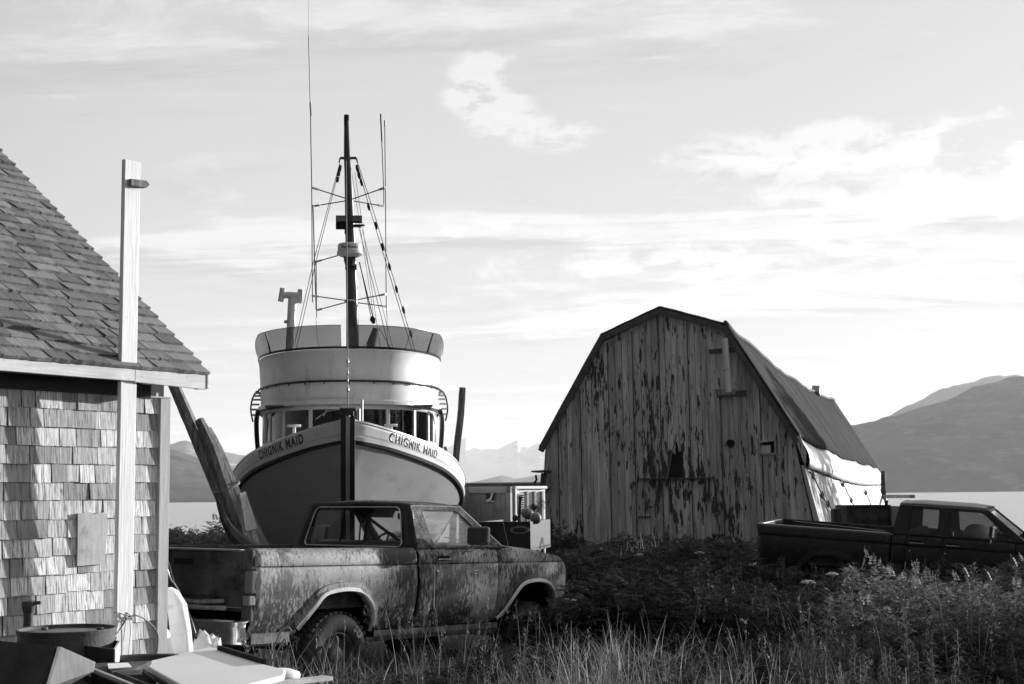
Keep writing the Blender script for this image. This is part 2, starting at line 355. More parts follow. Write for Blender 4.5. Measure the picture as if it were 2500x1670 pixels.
M.node_tree.links.new(_tc.outputs['Object'],_mp.inputs[0]); M.node_tree.links.new(_mp.outputs[0],_n.inputs[0])
_b=M.node_tree.nodes.new('ShaderNodeBump'); _b.inputs['Distance'].default_value=.25; _b.inputs['Strength'].default_value=.5
M.node_tree.links.new(_n.outputs[0],_b.inputs['Height']); M.node_tree.links.new(_b.outputs[0],b.inputs['Normal']); MT['sea']=M
o=MB().add([(-14000,80,WATER),(14000,80,WATER),(14000,14000,WATER),(-14000,14000,WATER)],[(0,1,2,3)]).build('sea',MT['sea']); o['kind']='structure'; o['label']='pale calm water of the bay'
def hill(name,label,sil,Y0,Y1,m,seed,rug=.12,nx=160,ny=34,x_pad=0):
    """heightfield between depths Y0 (shore) and Y1 whose crest follows the silhouette points (px,py)"""
    pts=[(at(px,py,Y1)) for px,py in sil]
    rows=[]
    P=[(p.x/Y1,p.z) for p in pts]
    ax=np.linspace(P[0][0],P[-1][0],nx)
    H=np.array([interp(a,P) for a in ax])
    V=[]
    for j in range(ny):
        t=j/(ny-1); Y=Y0+(Y1-Y0)*t*1.35
        prof=np.sin(min(t*1.35,1.0)*math.pi/2)**.9 if t*1.35<1 else 1-(t*1.35-1)*1.2
        x=ax*Y; z=WATER-1+(H-WATER+1)*prof
        amp=rug*(H-WATER)*min(1,t*4)*(1 if True else 0)
        nz=fbm2(x/(Y1*.035),np.full_like(x,Y/(Y1*.05)),seed,5,.55)
        crest=abs(t*1.35-1)<.12
        z=z+amp*nz*(.22 if crest else 1)
        V.append(np.stack([x,np.full_like(x,Y),z],-1))
    V=np.concatenate(V); I=np.arange(nx*ny).reshape(ny,nx); F=np.stack([I[:-1,:-1],I[:-1,1:],I[1:,1:],I[1:,:-1]],-1).reshape(-1,4)
    o=bpy.data.objects.new(name,npmesh(name,V,F,m,True)); link(o); o['kind']='structure'; o['label']=label; return o
MT['hill_dark']=mat('wooded_hillside',.055,.95,var=.5,scale=.03,stretch=(1,.6,3),dark=.13,thr=(.55,.68),dscale=.018,dstretch=(1,.5,3))
MT['hill_right']=mat('grassy_hillside',.055,.95,var=.5,scale=.03,stretch=(1,.6,3),dark=.16,thr=(.54,.66),dscale=.022,dstretch=(1,.5,3))
MT['hill_mid']=mat('bare_hill_with_snow_patches',.12,.95,var=.3,scale=.008,dark=.6,thr=(.60,.68),dscale=.01,dstretch=(1,1,2))
MT['hill_snow']=mat('snowy_peaks',.62,.9,var=.2,scale=.002,dark=.25,thr=(.55,.66),dscale=.003,dstretch=(1,1,2.5))
hill('hill','dark hill rising from the far shore at right',[(1750,1180),(1950,1085),(2080,1048),(2210,1010),(2330,975),(2420,958),(2500,950),(2700,940),(3100,900),(3600,960),(4200,1150)],1500,2300,MT['hill_right'],5,.13,nx=420,ny=90)
hill('hill','dark headland beyond the water at left',[(-900,1000),(-300,1040),(150,1080),(402,1104),(490,1128),(557,1149),(640,1180),(720,1212)],900,1700,MT['hill_dark'],6,.13,nx=300,ny=70)
hill('hill','snow patched mountain behind the left headland',[(-900,980),(-200,1050),(300,1100),(402,1090),(455,1081),(490,1092),(533,1101),(584,1113),(640,1118),(700,1150),(800,1200)],3300,4200,MT['hill_mid'],9,.13,nx=300,ny=60)
hill('hill','low grey hills across the bay behind the container',[(900,1208),(1100,1188),(1163,1175),(1226,1160),(1260,1168),(1290,1164),(1340,1154),(1420,1150),(1600,1180),(1700,1200)],3900,4700,MT['hill_dark'],12,.05)
hill('hill','faint snowy peaks on the skyline between boat and barn',[(200,1180),(560,1130),(800,1120),(1000,1110),(1080,1110),(1137,1083),(1177,1103),(1215,1111),(1238,1098),(1263,1085),(1288,1102),(1315,1088),(1360,1100),(1500,1120),(1900,1130),(2300,1180)],8200,9300,MT['hill_snow'],15,.16,nx=700,ny=70)
hill('hill','pale distant ridge showing over the right hill',[(1900,1200),(2100,1060),(2250,985),(2330,958),(2400,946),(2500,938),(2800,930),(3300,1000)],3200,4000,MT['hill_mid'],22,.1,nx=300,ny=50)
def haze():
    hb=MB().box((0,6000-600,200),(28000*.9,13000,0+420)); 
    mh=bpy.data.materials.new('sea_haze'); mh.use_nodes=True; N=mh.node_tree.nodes; L=mh.node_tree.links; N.clear()
    out=N.new('ShaderNodeOutputMaterial'); v=N.new('ShaderNodeVolumePrincipled'); v.inputs['Density'].default_value=HAZE_D; v.inputs['Color'].default_value=(.95,.95,.95,1); v.inputs['Anisotropy'].default_value=.2
    L.new(v.outputs[0],out.inputs['Volume'])
    hb=MB().box((0,5200,192.),(24000,13000,400)); o=hb.build('haze',mh); o['kind']='stuff'; o['label']='thin sea haze over the bay'; o['category']='haze'
HAZE_D=1.0e-4
haze()
# ================================================================ SHINGLED SHED (left)
AZH=R(35.2)
hw=Vector((math.sin(AZH),math.cos(AZH),0)); hn=Vector((math.cos(AZH),-math.sin(AZH),0))
HC=at(405,1210,11.6); HC.z=0
MH=Matrix(((hw.x,-hn.x,0,HC.x),(hw.y,-hn.y,0,HC.y),(0,0,1,0),(0,0,0,1)))
def shed():
    t=thing('shingled_shed','weathered shingle-sided shed with steep shingle roof behind the tall white post','shed',mat=MH)
    D=6.0; X0=-5.2; pit=(4.765-2.493)/(2.556+.324)
    def rz(y): return 2.50+pit*(y+.30)
    # wall core with gable
    mb=MB(); yr=D/2
    mb.add([(X0,0.02,-.5),(-.02,.02,-.5),(-.02,D,-.5),(X0,D,-.5),(X0,.02,2.42),(-.02,.02,2.42),(-.02,D,2.42),(X0,D,2.42),(X0,yr,rz(yr)-.12),(-.02,yr,rz(yr)-.12)],
      [(0,1,5,4),(1,2,6,9,5),(2,3,7,6),(3,0,4,8,7),(4,5,9,8),(6,7,8,9)])
    mb.build('wall',MT['dark_core'],t)
    # wall shingles
    ex=.137; protos=[]
    for k in range(6):
        r=random.Random(k); w=1.0; h=ex+.035
        b=MB(); n=5; V=[]
        top=[];bot=[]
        for i in range(n):
            x=i/(n-1); bot.append((x,-.016+r.uniform(-.001,.001),r.uniform(-.002,.003)))
        V=[(0,-.004,h),(1,-.004,h)]+[bot[-1-i] for i in range(n)]
        # front face polygon + butt + back
        fr=[(0,-.004,h)]+[bot[i] for i in range(n)]+[(1,-.004,h)]
        bk=[(x,0,z) for x,y,z in fr]
        m=len(fr); b.add(fr+bk,[tuple(range(m)),tuple(range(m,2*m))[::-1]]+[(i,(i+1)%m,m+(i+1)%m,m+i) for i in range(m)])
        me=b.mesh('wall_shingle'); me.materials.append(MT['wall_shingle']); protos.append(me)
    cnt=0; rest=MB()
    nrow=16; zt=2.30
    for j in range(nrow):
        zb=zt-(j+1)*ex
        x=-.105
        rr=random.Random(100+j)
        x+=0
        xr=-.10
        while xr>X0+.05:
            w=rr.choice([.12,.15,.18,.20,.22,.25,.29])*rr.uniform(.92,1.08)
            xl=xr-w
            # hole for the patch board
            if not (xl>-.90 and xr<-.58 and 1.02<zb<1.26):
                if xr<-2.3:
                    mm=rr.uniform(-.004,.004); rest.box((xl+w/2,-.010,zb+ex/2+mm),(w-rr.uniform(.004,.010),.016,ex+.03),(.06,0,0)); xr=xl; continue
                o=bpy.data.objects.new('wall_shingle',rr.choice(protos)); link(o,t)
                o.location=(xl+.002,rr.uniform(-.002,0.0)-.003,zb+rr.uniform(-.005,.005)); o.scale=(w-rr.uniform(.003,.011),1+rr.uniform(-.1,.7),1); o.rotation_euler=(0,rr.uniform(-.008,.008),0)
                cnt+=1
            xr=xl
    rest.build('wall_shingles',MT['wall_shingle'],t)['kind']='stuff'
    # frieze, corner board, patch board
    MB().box((-2.7,-.022,2.345),(5.1,.035,.10)).build('frieze_board',MT['dark_core'],t,bevel=.003)
    MB().box((-.055,-.024,1.0),(.105,.042,2.58)).build('corner_board',MT['grey_board'],t,bevel=.003)['label']='pale grey vertical corner board'
    MB().box((.012,.10,1.0),(.024,.20,2.58)).build('corner_board',MT['white_wood'],t,bevel=.003)
    MB().box((-.105,-.030,2.300),(.215,.03,.014)).build('frieze_block',MT['grey_board'],t,bevel=.003)
    pb=MB(); P=[]
    rr=random.Random(5); n=12
    top=[(-.895+.27*i/(n-1)+.0,-.045,1.375+rr.uniform(-.006,.012)) for i in range(n)]
    poly=[(-.89,-.045,.985),(-.63,-.045,.99)]+top[::-1]
    pb.prism(poly,(0,.02,0)); pb.build('patch_board',MT['ply'],t)['label']='plain board nailed over missing shingles'
    # soffit + fascia
    MB().add([(X0,-.285,2.40),(.12,-.285,2.385),(.12,.0,2.62),(X0,.0,2.62)],[(0,1,2,3)]).build('soffit',MT['dark_core'],t,solid=.02)
    for a,b_,nm in ((-5.2,-.60,0),(-.597,.137,1)):
        MB().beam((a,-.30,2.47 if not nm else 2.445),(b_,-.30,2.445 if not nm else 2.425),.026,.115+.012*nm,up=(0,0,1)).build('fascia_board',MT['white_board'],t,bevel=.004)
    MB().box((.150,-.24,2.43),(.024,.16,.12)).build('fascia_return',MT['white_board'],t,bevel=.003)
    # rafter tails
    for k in range(9):
        xx=.08-k*.6
        MB().prism([(xx-.02,-.27,2.385),(xx-.02,.0,2.50),(xx-.02,.0,2.62),(xx-.02,-.27,2.44)],(.04,0,0)).build('rafter_tail',MT['dark_core'],t)
    # roof deck
    n_=Vector((0,pit,-1)).normalized()
    for side in (0,1):
        if side==0: P=[(X0,-.30,rz(-.30)-.02),(.135,-.30,rz(-.30)-.02),(.135,yr,rz(yr)-.02),(X0,yr,rz(yr)-.02)]
        else: P=[(X0,D+.3,rz(-.30)-.02),(.135,D+.3,rz(-.30)-.02),(.135,yr,rz(yr)-.02),(X0,yr,rz(yr)-.02)]
        MB().add(P,[(0,1,2,3)]).build('roof_deck',MT['dark_core'],t,solid=.03)
    # roof shingles
    sl=math.sqrt(1+pit*pit); ang=math.atan(pit); ex=.136; rp=[]
    for k in range(5):
        r=random.Random(50+k); n=4; h=ex+.05; fr=[(0,h,.004)]+[(i/(n-1),r.uniform(-.004,.004),.024) for i in range(n)]+[(1,h,.004)]
        bk=[(x,y,0) for x,y,z in fr]; m=len(fr)
        b=MB().add(fr+bk,[tuple(range(m)),tuple(range(m,2*m))[::-1]]+[(i,(i+1)%m,m+(i+1)%m,m+i) for i in range(m)])
        me=b.mesh('roof_shingle'); me.materials.append(MT['roof_shingle']); rp.append(me)
    rest=MB(); Ma=Matrix.Rotation(ang-.02,3,'X')
    for j in range(31):
        s=-.03+j*ex; rr=random.Random(300+j)
        y=-.30+s/sl; z=rz(y)
        xr=.155+rr.uniform(-.006,.012)
        # only courses near the visible corner need width; reach past the frame edge
        lim=-2.35+ max(0,(j-2))*.02
        lim=-2.45+j*.045
        while xr>X0+.05:
            w=rr.choice([.10,.13,.15,.18,.2,.24,.28])*rr.uniform(.9,1.1)
            xl=xr-w
            if xr<lim:
                rest.box(Vector((xl+w/2,y,z))+Ma@Vector((0,ex/2,.010+rr.uniform(0,.004))),(w-.004,ex+.03,.018),Ma); xr=xl; continue
            o=bpy.data.objects.new('roof_shingle',rr.choice(rp)); link(o,t)
            o.location=(xl,y,z+rr.uniform(0,.004)); o.rotation_euler=(ang+rr.uniform(-.012,.012)-.02,0,rr.uniform(-.006,.006)); o.scale=(w-rr.uniform(.001,.006),1,1+rr.uniform(-.1,.6))
            xr=xl
    rest.build('roof_shingles',MT['roof_shingle'],t)['kind']='stuff'
    yy=-.30+(25*ex)/sl
    return t
shed()
def hp(x,y,z): return MH@Vector((x,y,z))
# white post
t=thing('post','tall square white-painted post passing up through the shed eave','post',mat=Matrix.Translation(hp(-.635,-.233,-.4))@MH.to_3x3().to_4x4())
pm=MB(); pm.box((0,-.033,2.26),(.155,.040,4.52)); pm.build('shaft',MT['white_wood'],t,bevel=.006)
MB().prism([(-.05,-.052,4.36),(.10,-.052,4.37),(.13,-.052,4.345),(.10,-.052,4.315),(-.05,-.052,4.31)],(0,-.05,0)).build('wooden_block',MT['log'],t)
# rope tied round post
def wire_knot():
    P=lambda x,y,z:hp(x-.035,y-.043,z)
    b=MB()
    c=(-.575,-.262,.60)
    b.tube(catmull([P(-.70,-.24,.64),P(-.64,-.255,.625),P(*c)],5),.0035,6)
    b.tube(catmull([P(*c),P(-.50,-.27,.60),P(-.40,-.25,.56),P(-.26,-.2,.47),P(-.20,-.16,.38),P(-.21,-.15,.2),P(-.2,-.14,.05)],6),.006,6)
    b.tube(catmull([P(*c),P(-.70,-.30,.50),P(-.78,-.33,.46)],5),.004,6)
    b.tube(catmull([P(-.6,-.262,.59),P(-.72,-.30,.48),P(-.8,-.34,.44)],5),.004,6)
    b.tube(catmull([P(*c),P(-.56,-.265,.5),P(-.57,-.26,.35),P(-.58,-.26,.2)],5),.0025,5)
    b.tube(catmull([P(-.60,-.262,.58),P(-.615,-.265,.5),P(-.625,-.26,.42)],5),.0025,5)
    b.tube(catmull([P(-.61,-.256,.63),P(-.57,-.268,.61),P(-.55,-.262,.575),P(-.60,-.27,.585),P(-.62,-.262,.61),P(-.54,-.265,.6),P(-.52,-.262,.64)],5),.0035,6)
    o=b.build('wire',MT['wire'],smooth=True); tag(o,'twist of wire knotted around the tall white post','wire')
wire_knot()
# ================================================================ DRUM, JUNK in the left foreground
def drum():
    c=at(163,1533,8.95); zt=c.z; r=.29
    t=thing('oil_drum','rusty oil drum with dished lid standing by the shed wall','drum',(c.x,c.y,-.3))
    h=zt+.3
    prof=[(0,0),(r,0),(r+.006,.01),(r,.03)]
    for z in (h*.35,h*.68): prof+=[(r,z-.03),(r+.012,z),(r,z+.03)]
    prof+=[(r,h-.04),(r+.008,h-.02),(r+.010,h-.004),(r+.004,h),(r-.006,h-.003),(r-.008,h-.02)]
    MB().lathe(prof,48).build('body',MT['rust'],t,smooth=True,angle=40)
    MB().lathe([(r-.008,h-.02),(r-.03,h-.024),(.16,h-.018),(.0001,h-.02)],48).build('lid',MT['rust_lid'],t,smooth=True)
    for a in (.4,2.6): MB().lathe([(.001,h-.005),(.02,h-.005),(.022,h-.018)],12,Matrix.Translation((.2*math.cos(a),.2*math.sin(a),0))).build('bung',MT['rust'],t)
drum()
def pipe():
    c=at(70,1475,9.25); z0=-.3
    t=thing('stand_pipe','short capped stand pipe against the shed beside the drum','pipe',(c.x,c.y,z0)); h=c.z-z0
    MB().tube([(0,0,0),(0,0,h-.02)],.030,14).build('pipe',MT['rust'],t,smooth=True,angle=40)
    MB().lathe([(.001,h+.025),(.042,h+.02),(.046,h),(.04,h-.03),(.031,h-.055)],16).add([],[]).build('cap',MT['rust'],t,smooth=True,angle=40)
    MB().box((.05,0,h+.008),(.06,.03,.022)).build('spout',MT['rust'],t,bevel=.004)
pipe()
def slab(pts,th,name,m,parent=None,bevel=.004,inward=None):
    """a board with the given corner points; thickness 'th' along its own normal (downwards)"""
    P=[Vector(p) for p in pts]; n=(P[1]-P[0]).cross(P[2]-P[0]).normalized()
    if inward is not None and n.dot(Vector(inward))<0: n=-n
    elif inward is None and n.z>0: n=-n
    return MB().prism(P,n*th).build(name,m,parent,bevel=bevel)
def junk():
    # dark cabinet on its side with a pale end panel, extreme left
    A=at(-90,1552,8.0); B=at(140,1580,8.0)
    t=thing('broken_cabinet','dark overturned cabinet with a pale plywood end at the bottom left','cabinet',(0,0,0))
    _n=Vector((.72,-.69,.12)); e0=at(140,1579,8.0); e1,e2,e3,e4,e4b,e3b=[atp(x,y,e0,_n) for x,y in ((226,1617),(222,1640),(165,1672),(113,1676),(75,1800),(150,1800))]
    top2=at(60,1556,8.7); top3=at(-120,1545,8.7)
    MB().prism([e0,e1,e2,e3,e3b,e4b],Vector((-.012,-.01,0))*-1.2).build('end_panel',MT['ply'],t,bevel=.002)['label']='pale plywood end panel'
    lft=at(-120,1556,7.7); 
    MB().add([e0+Vector((-.012,0.0,0)),lft,at(-120,1850,7.7),at(70,1850,7.88)],[(0,1,2,3)]).build('front_panel',MT['cardboard'],t,solid=.015)
    MB().add([e0+Vector((-.012,0,-.002)),e1+Vector((-.012,0,.0)),at(60,1585,8.6),at(-120,1550,8.4),lft],[(0,1,2,3,4)]).build('top_panel',MT['cardboard'],t,solid=.012)
    # small open box behind
    t=thing('open_box','small dark open box with its lit right face painted pale beside the post foot','box',(0,0,0))
    a=at(196,1574,8.75);b=at(279,1585,8.6);c=at(291,1565,8.95);d=at(215,1558,9.1)
    dn=Vector((0,0,-.16))
    for q,nm,mm in (((a,b),'side',MT['cardboard']),((b,c),'side',MT['ply']),((c,d),'side',MT['cardboard']),((d,a),'side',MT['cardboard'])):  # right face paler than the rest: its sunlight is put into the colour
        p0,p1=q; MB().add([p0,p1,p1+dn*1.3,p0+dn*1.3],[(0,1,2,3)]).build(nm,mm,t,solid=.012)
    # shallow black tub
    t=thing('black_tub','shallow black plastic tub lying behind the white lid','tub',(0,0,0))
    c=at(365,1608,9.1)
    MB().lathe([(.24,0.0),(.25,.01),(.23,.0),(.20,-.10),(.0001,-.10)],40,Matrix.Translation(c)@Matrix.Diagonal((1.0,.7,1,1))).build('shell',MT['hose'],t,smooth=True,solid=.006)
    # appliance frame
    t=thing('stove_carcass','dark metal appliance carcass with an open recess under the white lid','appliance',(0,0,0))
    a=at(224,1619,8.3);b=at(372,1612,8.55);c=at(700,1700,8.0);d=at(470,1800,7.3);e=at(222,1641,8.15)
    w=Vector((0,0,-.02))
    slab([at(224,1619,8.35),at(372,1612,8.6),at(330,1634,8.42),at(222,1641,8.2)],.03,'top_plate',MT['rust'],t)
    MB().add([at(262,1623,8.33)+Vector((0,0,.006)),at(312,1621,8.43)+Vector((0,0,.006)),at(322,1631,8.36)+Vector((0,0,.006)),at(265,1635,8.25)+Vector((0,0,.006))],[(0,1,2,3)]).build('paint_patch',MT['enamel'],t,solid=.003)
    MB().beam(at(222,1640,8.19),at(420,1720,7.9),.03,.05).build('frame_rail',MT['steel'],t,bevel=.004)
    MB().beam(at(262,1640,8.25),at(450,1712,7.98),.02,.04).build('frame_rail',MT['rust'],t,bevel=.004)
    MB().beam(at(270,1645,8.2),at(345,1641,8.35),.02,.03).build('frame_rail',MT['rust'],t,bevel=.004)
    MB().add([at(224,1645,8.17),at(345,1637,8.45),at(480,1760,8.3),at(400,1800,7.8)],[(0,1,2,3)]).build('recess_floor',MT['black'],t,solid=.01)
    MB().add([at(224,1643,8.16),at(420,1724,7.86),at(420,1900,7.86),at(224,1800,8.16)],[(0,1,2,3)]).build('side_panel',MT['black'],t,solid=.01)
    # white lid
    t=thing('enamel_sheet','white enamel freezer lid lying flat on the scrap with a black hinge strip','lid',(0,0,0))
    P=[atz(x,y,.50) for x,y in ((344,1618),(513,1579),(540,1585),(548,1592),(640,1620),(697,1634),(694,1648),(600,1672),(500,1705))]
    z0=P[0].z
    slab(P,.035,'panel',MT['enamel'],t,bevel=.01)
    MB().beam(atz(535,1583,.51),atz(646,1617,.51),.03,.04).build('hinge_strip',MT['black'],t,bevel=.005)
    P2=[p+Vector((.0,.0,-.037)) for p in P]
    slab([P2[0],P2[1],P2[4],P2[7],P2[8]],.03,'liner',MT['rust'],t,bevel=.01)
    o=MB().lathe([(.0001,.06),(.10,.055),(.15,.03),(.155,0),(.14,-.03)],28,Matrix.Translation(at(672,1652,8.9))@Matrix.Diagonal((1,.8,.8,1))).build('plastic_bucket_lid',MT['enamel'],smooth=True); tag(o,'round white plastic cover poking out beside the white lid','cover')
    o=MB().beam(at(585,1680,8.4),at(800,1655,9.0),.09,.025).build('grey_plank',MT['ply']); tag(o,'pale plank lying in the grass beside the white lid','plank')
junk()
def crumple(name,label,cat,c,sx,sy,h,m,seed,rot=0,n=34):
    xs=np.linspace(-1,1,n); X,Y=np.meshgrid(xs,xs)
    Rr=np.sqrt(X**2+Y**2); prof=np.clip(1-Rr**2,0,1)**.5
    f=fbm2(X*3,Y*3,seed,4,.6); g=np.abs(fbm2(X*6,Y*6,seed+3,4,.6))
    Z=h*prof*(.75+.3*f)-.05+.09*g*h*2-.12*(Rr>1)
    Xw=X*sx*(1+.12*f); Yw=Y*sy*(1+.12*g)
    cz=math.cos(rot);sz=math.sin(rot)
    V=np.stack([Xw*cz-Yw*sz,Xw*sz+Yw*cz,Z],-1).reshape(-1,3)+np.array(c)
    I=np.arange(n*n).reshape(n,n); F=np.stack([I[:-1,:-1],I[:-1,1:],I[1:,1:],I[1:,:-1]],-1).reshape(-1,4)
    o=bpy.data.objects.new(name,npmesh(name,V,F,m,False)); link(o); return tag(o,label,cat)
c=at(455,1600,11.9); crumple('white_sheeting','crumpled heap of white plastic sheeting beside the shed corner','plastic sheeting',(c.x-.05,c.y+.1,-.2),.5,.32,.62,MT['tarp'],4,.3)
c=at(560,1600,11.6); crumple('white_sheeting','low fold of white plastic sheeting nearest the truck bumper','plastic sheeting',(c.x-.02,c.y,-.22),.36,.25,.42,MT['tarp'],8,-.2)
def cushion():
    P=[at(404,1460,11.9),at(399,1442,11.9),at(407,1433,11.9),at(424,1442,11.9),at(445,1475,11.9),at(456,1540,11.85),at(462,1610,11.8),at(430,1640,11.8),at(415,1560,11.85)]
    o=MB().prism(P,(.03,.06,0)).build('foam_slab',MT['tarp'],bevel=.012); tag(o,'upright torn white foam slab leaning by the shed corner','foam slab')
cushion()
o=MB().tube(catmull([at(395,1345,12.3),at(410,1375,12.3),at(418,1405,12.25),at(432,1440,12.2),at(452,1480,12.15),at(466,1515,12.1),at(480,1560,12.1)],6),.012,8).build('hose',MT['hose'],smooth=True); tag(o,'black hose hanging down beside the shed corner','hose')
o=MB().tube(catmull([at(397,1365,12.2),at(407,1385,12.2),at(416,1412,12.2),at(434,1438,12.18),at(448,1470,12.1)],6),.007,8).build('hose',MT['steel'],smooth=True); tag(o,'thin pale cable running alongside the black hose','cable')
# ================================================================ PICKUPS
def poseM(az,org,pitch,ro):
    az,pitch,ro=R(az),R(pitch),R(ro)
    ff=Vector((math.sin(az)*math.cos(pitch),math.cos(az)*math.cos(pitch),-math.sin(pitch)))
    l=Vector((-math.cos(az),math.sin(az),0))*math.cos(ro)+Vector((0,0,1))*math.sin(ro)
    u=ff.cross(l)
    return Matrix(((ff.x,l.x,u.x,org[0]),(ff.y,l.y,u.y,org[1]),(ff.z,l.z,u.z,org[2]),(0,0,0,1)))
WB=1.94
def loop_by_angle(poly,c,angs):
    out=[]
    for a in angs:
        dx,dz=math.cos(a),math.sin(a); best=None
        for i in range(len(poly)):
            (x1,z1),(x2,z2)=poly[i],poly[(i+1)%len(poly)]
            ex,ez=x2-x1,z2-z1; den=dx*ez-dz*ex
            if abs(den)<1e-12: continue
            t=((x1-c[0])*ez-(z1-c[1])*ex)/den; s=((x1-c[0])*dz-(z1-c[1])*dx)/den
            if t>0 and -1e-6<=s<=1+1e-6 and (best is None or t>best): best=t
        out.append((c[0]+dx*best,c[1]+dz*best))
    return out
def ring(outer,inner,c,fn,mb,n=56):
    angs=set(2*math.pi*i/n for i in range(n))
    for p in outer+inner: angs.add(math.atan2(p[1]-c[1],p[0]-c[0])%(2*math.pi))
    angs=sorted(angs); A=loop_by_angle(outer,c,angs); B=loop_by_angle(inner,c,angs); k=len(angs)
    mb.add([fn(*p) for p in A]+[fn(*p) for p in B],[(i,(i+1)%k,k+(i+1)%k,k+i) for i in range(k)])
    return [fn(*p) for p in B]
def roundpoly(poly,r,k=4):
    out=[];n=len(poly)
    for i in range(n):
        p=Vector(poly[i]);a=Vector(poly[i-1]);b=Vector(poly[(i+1)%n])
        da=(a-p);db=(b-p);ra=min(r,da.length*.45,db.length*.45); da.normalize();db.normalize()
        s=p+da*ra;e=p+db*ra
        for j in range(k+1):
            t=j/k; q=s*(1-t)**2+p*2*t*(1-t)+e*t*t; out.append((q.x,q.y))
    return out
def text_mesh(s,size,off=0.,ext=.0,shear=0.,sp=1.):
    cu=bpy.data.curves.new('txt','FONT'); cu.body=s; cu.size=size; cu.offset=off; cu.extrude=ext; cu.align_x='LEFT'; cu.shear=shear; cu.space_character=sp; cu.resolution_u=3
    ob=bpy.data.objects.new('txt',cu); SC.collection.objects.link(ob)
    dg=bpy.context.evaluated_depsgraph_get(); me=bpy.data.meshes.new_from_object(ob.evaluated_get(dg))
    bpy.data.objects.remove(ob); bpy.data.curves.remove(cu); return me
def arc_pts(P,k=7): return [(p.x,p.y) for p in catmull([(a,b,0) for a,b in P],k)]
def pickup(M,label,bed=2.13,crew=False,P=None,ax=(1.06,4.01),dark=False,text=None,hoodlen=None,bedstyle=0):
    P=P or {}
    body=P.get('body',MT['truck']); low=P.get('low',MT['truck_low']); top=P.get('top',MT['truck_top']); trim=P.get('trim',MT['trim'])
    t=thing('pickup_truck',label,'pickup truck',mat=M)
    bl=bed; cr=bl+.04            # cab rear
    add=.0 if not crew else .32
    dr=cr+.20; df=3.40+add; nose=4.72+add+ (0 if not crew else 0); A1=ax[0]; A2=ax[1]
    zs=.53
    arcR=[(A1-.455,zs+.06),(A1-.41,zs+.13),(A1-.31,.785),(A1-.20,.895),(A1-.04,.93),(A1+.14,.935),(A1+.30,.90),(A1+.43,.79),(A1+.50,.66),(A1+.52,zs)]
    arcF=[(A2-.535,zs+.03),(A2-.47,.63),(A2-.35,.80),(A2-.21,.92),(A2-.05,.955),(A2+.12,.955),(A2+.27,.91),(A2+.38,.80),(A2+.43,.68),(A2+.445,zs+.05)]
    pr_=[(zs,.125),(.60,.085),(.68,.045),(.80,.012),(1.0,-.008),(1.12,-.002),(1.155,.004),(1.162,.018),(1.172,.018),(1.179,.004),(1.20,.002),(1.26,.012),(1.30,.030),(1.32,.055),(1.328,.09)]
    zl=sorted(set([p[0] for p in pr_]+[.56,.64,.74,.87,.94]))
    def inset(x,z):
        v=interp(z,pr_)
        if x>nose-.45: q=(x-(nose-.45))/.45; v+=.10*q*q
        return v
    def side(name,x0,x1,ztop,s,m=body,arc=None,skipflare=False,n=None):
        """panel of the right (s=0) or left (s=1) body side with a wheel-arch cut-out"""
        xs=[x0,x1]+[x0+(x1-x0)*i/((n or max(4,int((x1-x0)/.07)))) for i in range(1,(n or max(4,int((x1-x0)/.07))))]
        if arc:
            ap=arc_pts(arc,5); xs+= [p[0] for p in ap if x0<p[0]<x1]
        xs=sorted(set(round(x,4) for x in xs)); rows=[]
        for x in xs:
            zb=zs
            if arc and ap[0][0]<=x<=ap[-1][0]: zb=max(zs,interp(x,ap))
            zt=ztop(x) if callable(ztop) else ztop
            col=[]
            K=[z for z in zl]
            for z in K:
                zz=min(max(z,zb),zt) ; y=inset(x,zz)
                col.append(Vector((x,(y if not s else WB-y),zz)))
            rows.append(col)
        mb=MB().grid(rows); o=mb.build(name,m,t,smooth=True,angle=50,solid=.012); return o
    hood_z=lambda x: interp(x,[(df-.1,1.318),(df+.25,1.315),(nose-.55,1.27),(nose-.2,1.215),(nose-.06,1.16),(nose,1.10)])
    for s in (0,1):
        Y=lambda y:(y if not s else WB-y)
        side('bed_side',0.03,bl,1.33,s,arc=arcR)
        if s==0 and bedstyle==0: pass
        cs=side('cab_corner',cr,dr-.004,1.33,s)
        if not crew: doors=[(dr+.004,df-.004,2)]
        else: doors=[(dr+.004,dr+.50,1),(dr+.508,df-.004,2)]
        for (a,b_,kind) in doors:
            d=side('door',a,b_,1.325,s)
            if s==0: d['label']='scuffed door with the mirror' if kind==2 else 'rear passenger door'
            hx=a+.12 if True else a
            MB().box((hx+.03,Y(-.004),1.225),(.17,.012,.05)).build('handle_recess',MT['black'],d)
            MB().box((hx+.03,Y(-.022),1.213),(.20,.022,.016)).build('handle',MT['chrome'],d,bevel=.004)
            MB().lathe([(.0001,.012),(.012,.01),(.013,0)],12,Matrix.Translation((a+.055,Y(-.004),1.09))@Matrix.Rotation(R(90 if not s else -90),4,'X')).build('lock',MT['chrome'],d)
            if kind==2 and s==0 and not crew:
                MB().tube([(a+.62,Y(-.012),1.085),(a+.70,Y(-.014),1.092)],.004,6).tube([(a+.63,Y(-.012),1.06),(a+.68,Y(-.012),1.063)],.003,6).build('badge',MT['chrome'],d)
                MB().tube([(a-.002,Y(-.004),1.155),(a+.012,Y(-.010),1.13),(a+.008,Y(-.010),.72)],.005,6).build('edge_trim',trim,d)
        side('fender',df+.004,nose,hood_z,s,arc=arcF)
        MB().grid([[Vector((x,Y(yy),z)) for x in (A1+.53,(A2-.55))] for yy,z in ((.055,zs+.005),(.05,zs-.05),(.07,zs-.09),(.12,zs-.10))]).build('rocker_panel',low,t,solid=.01)
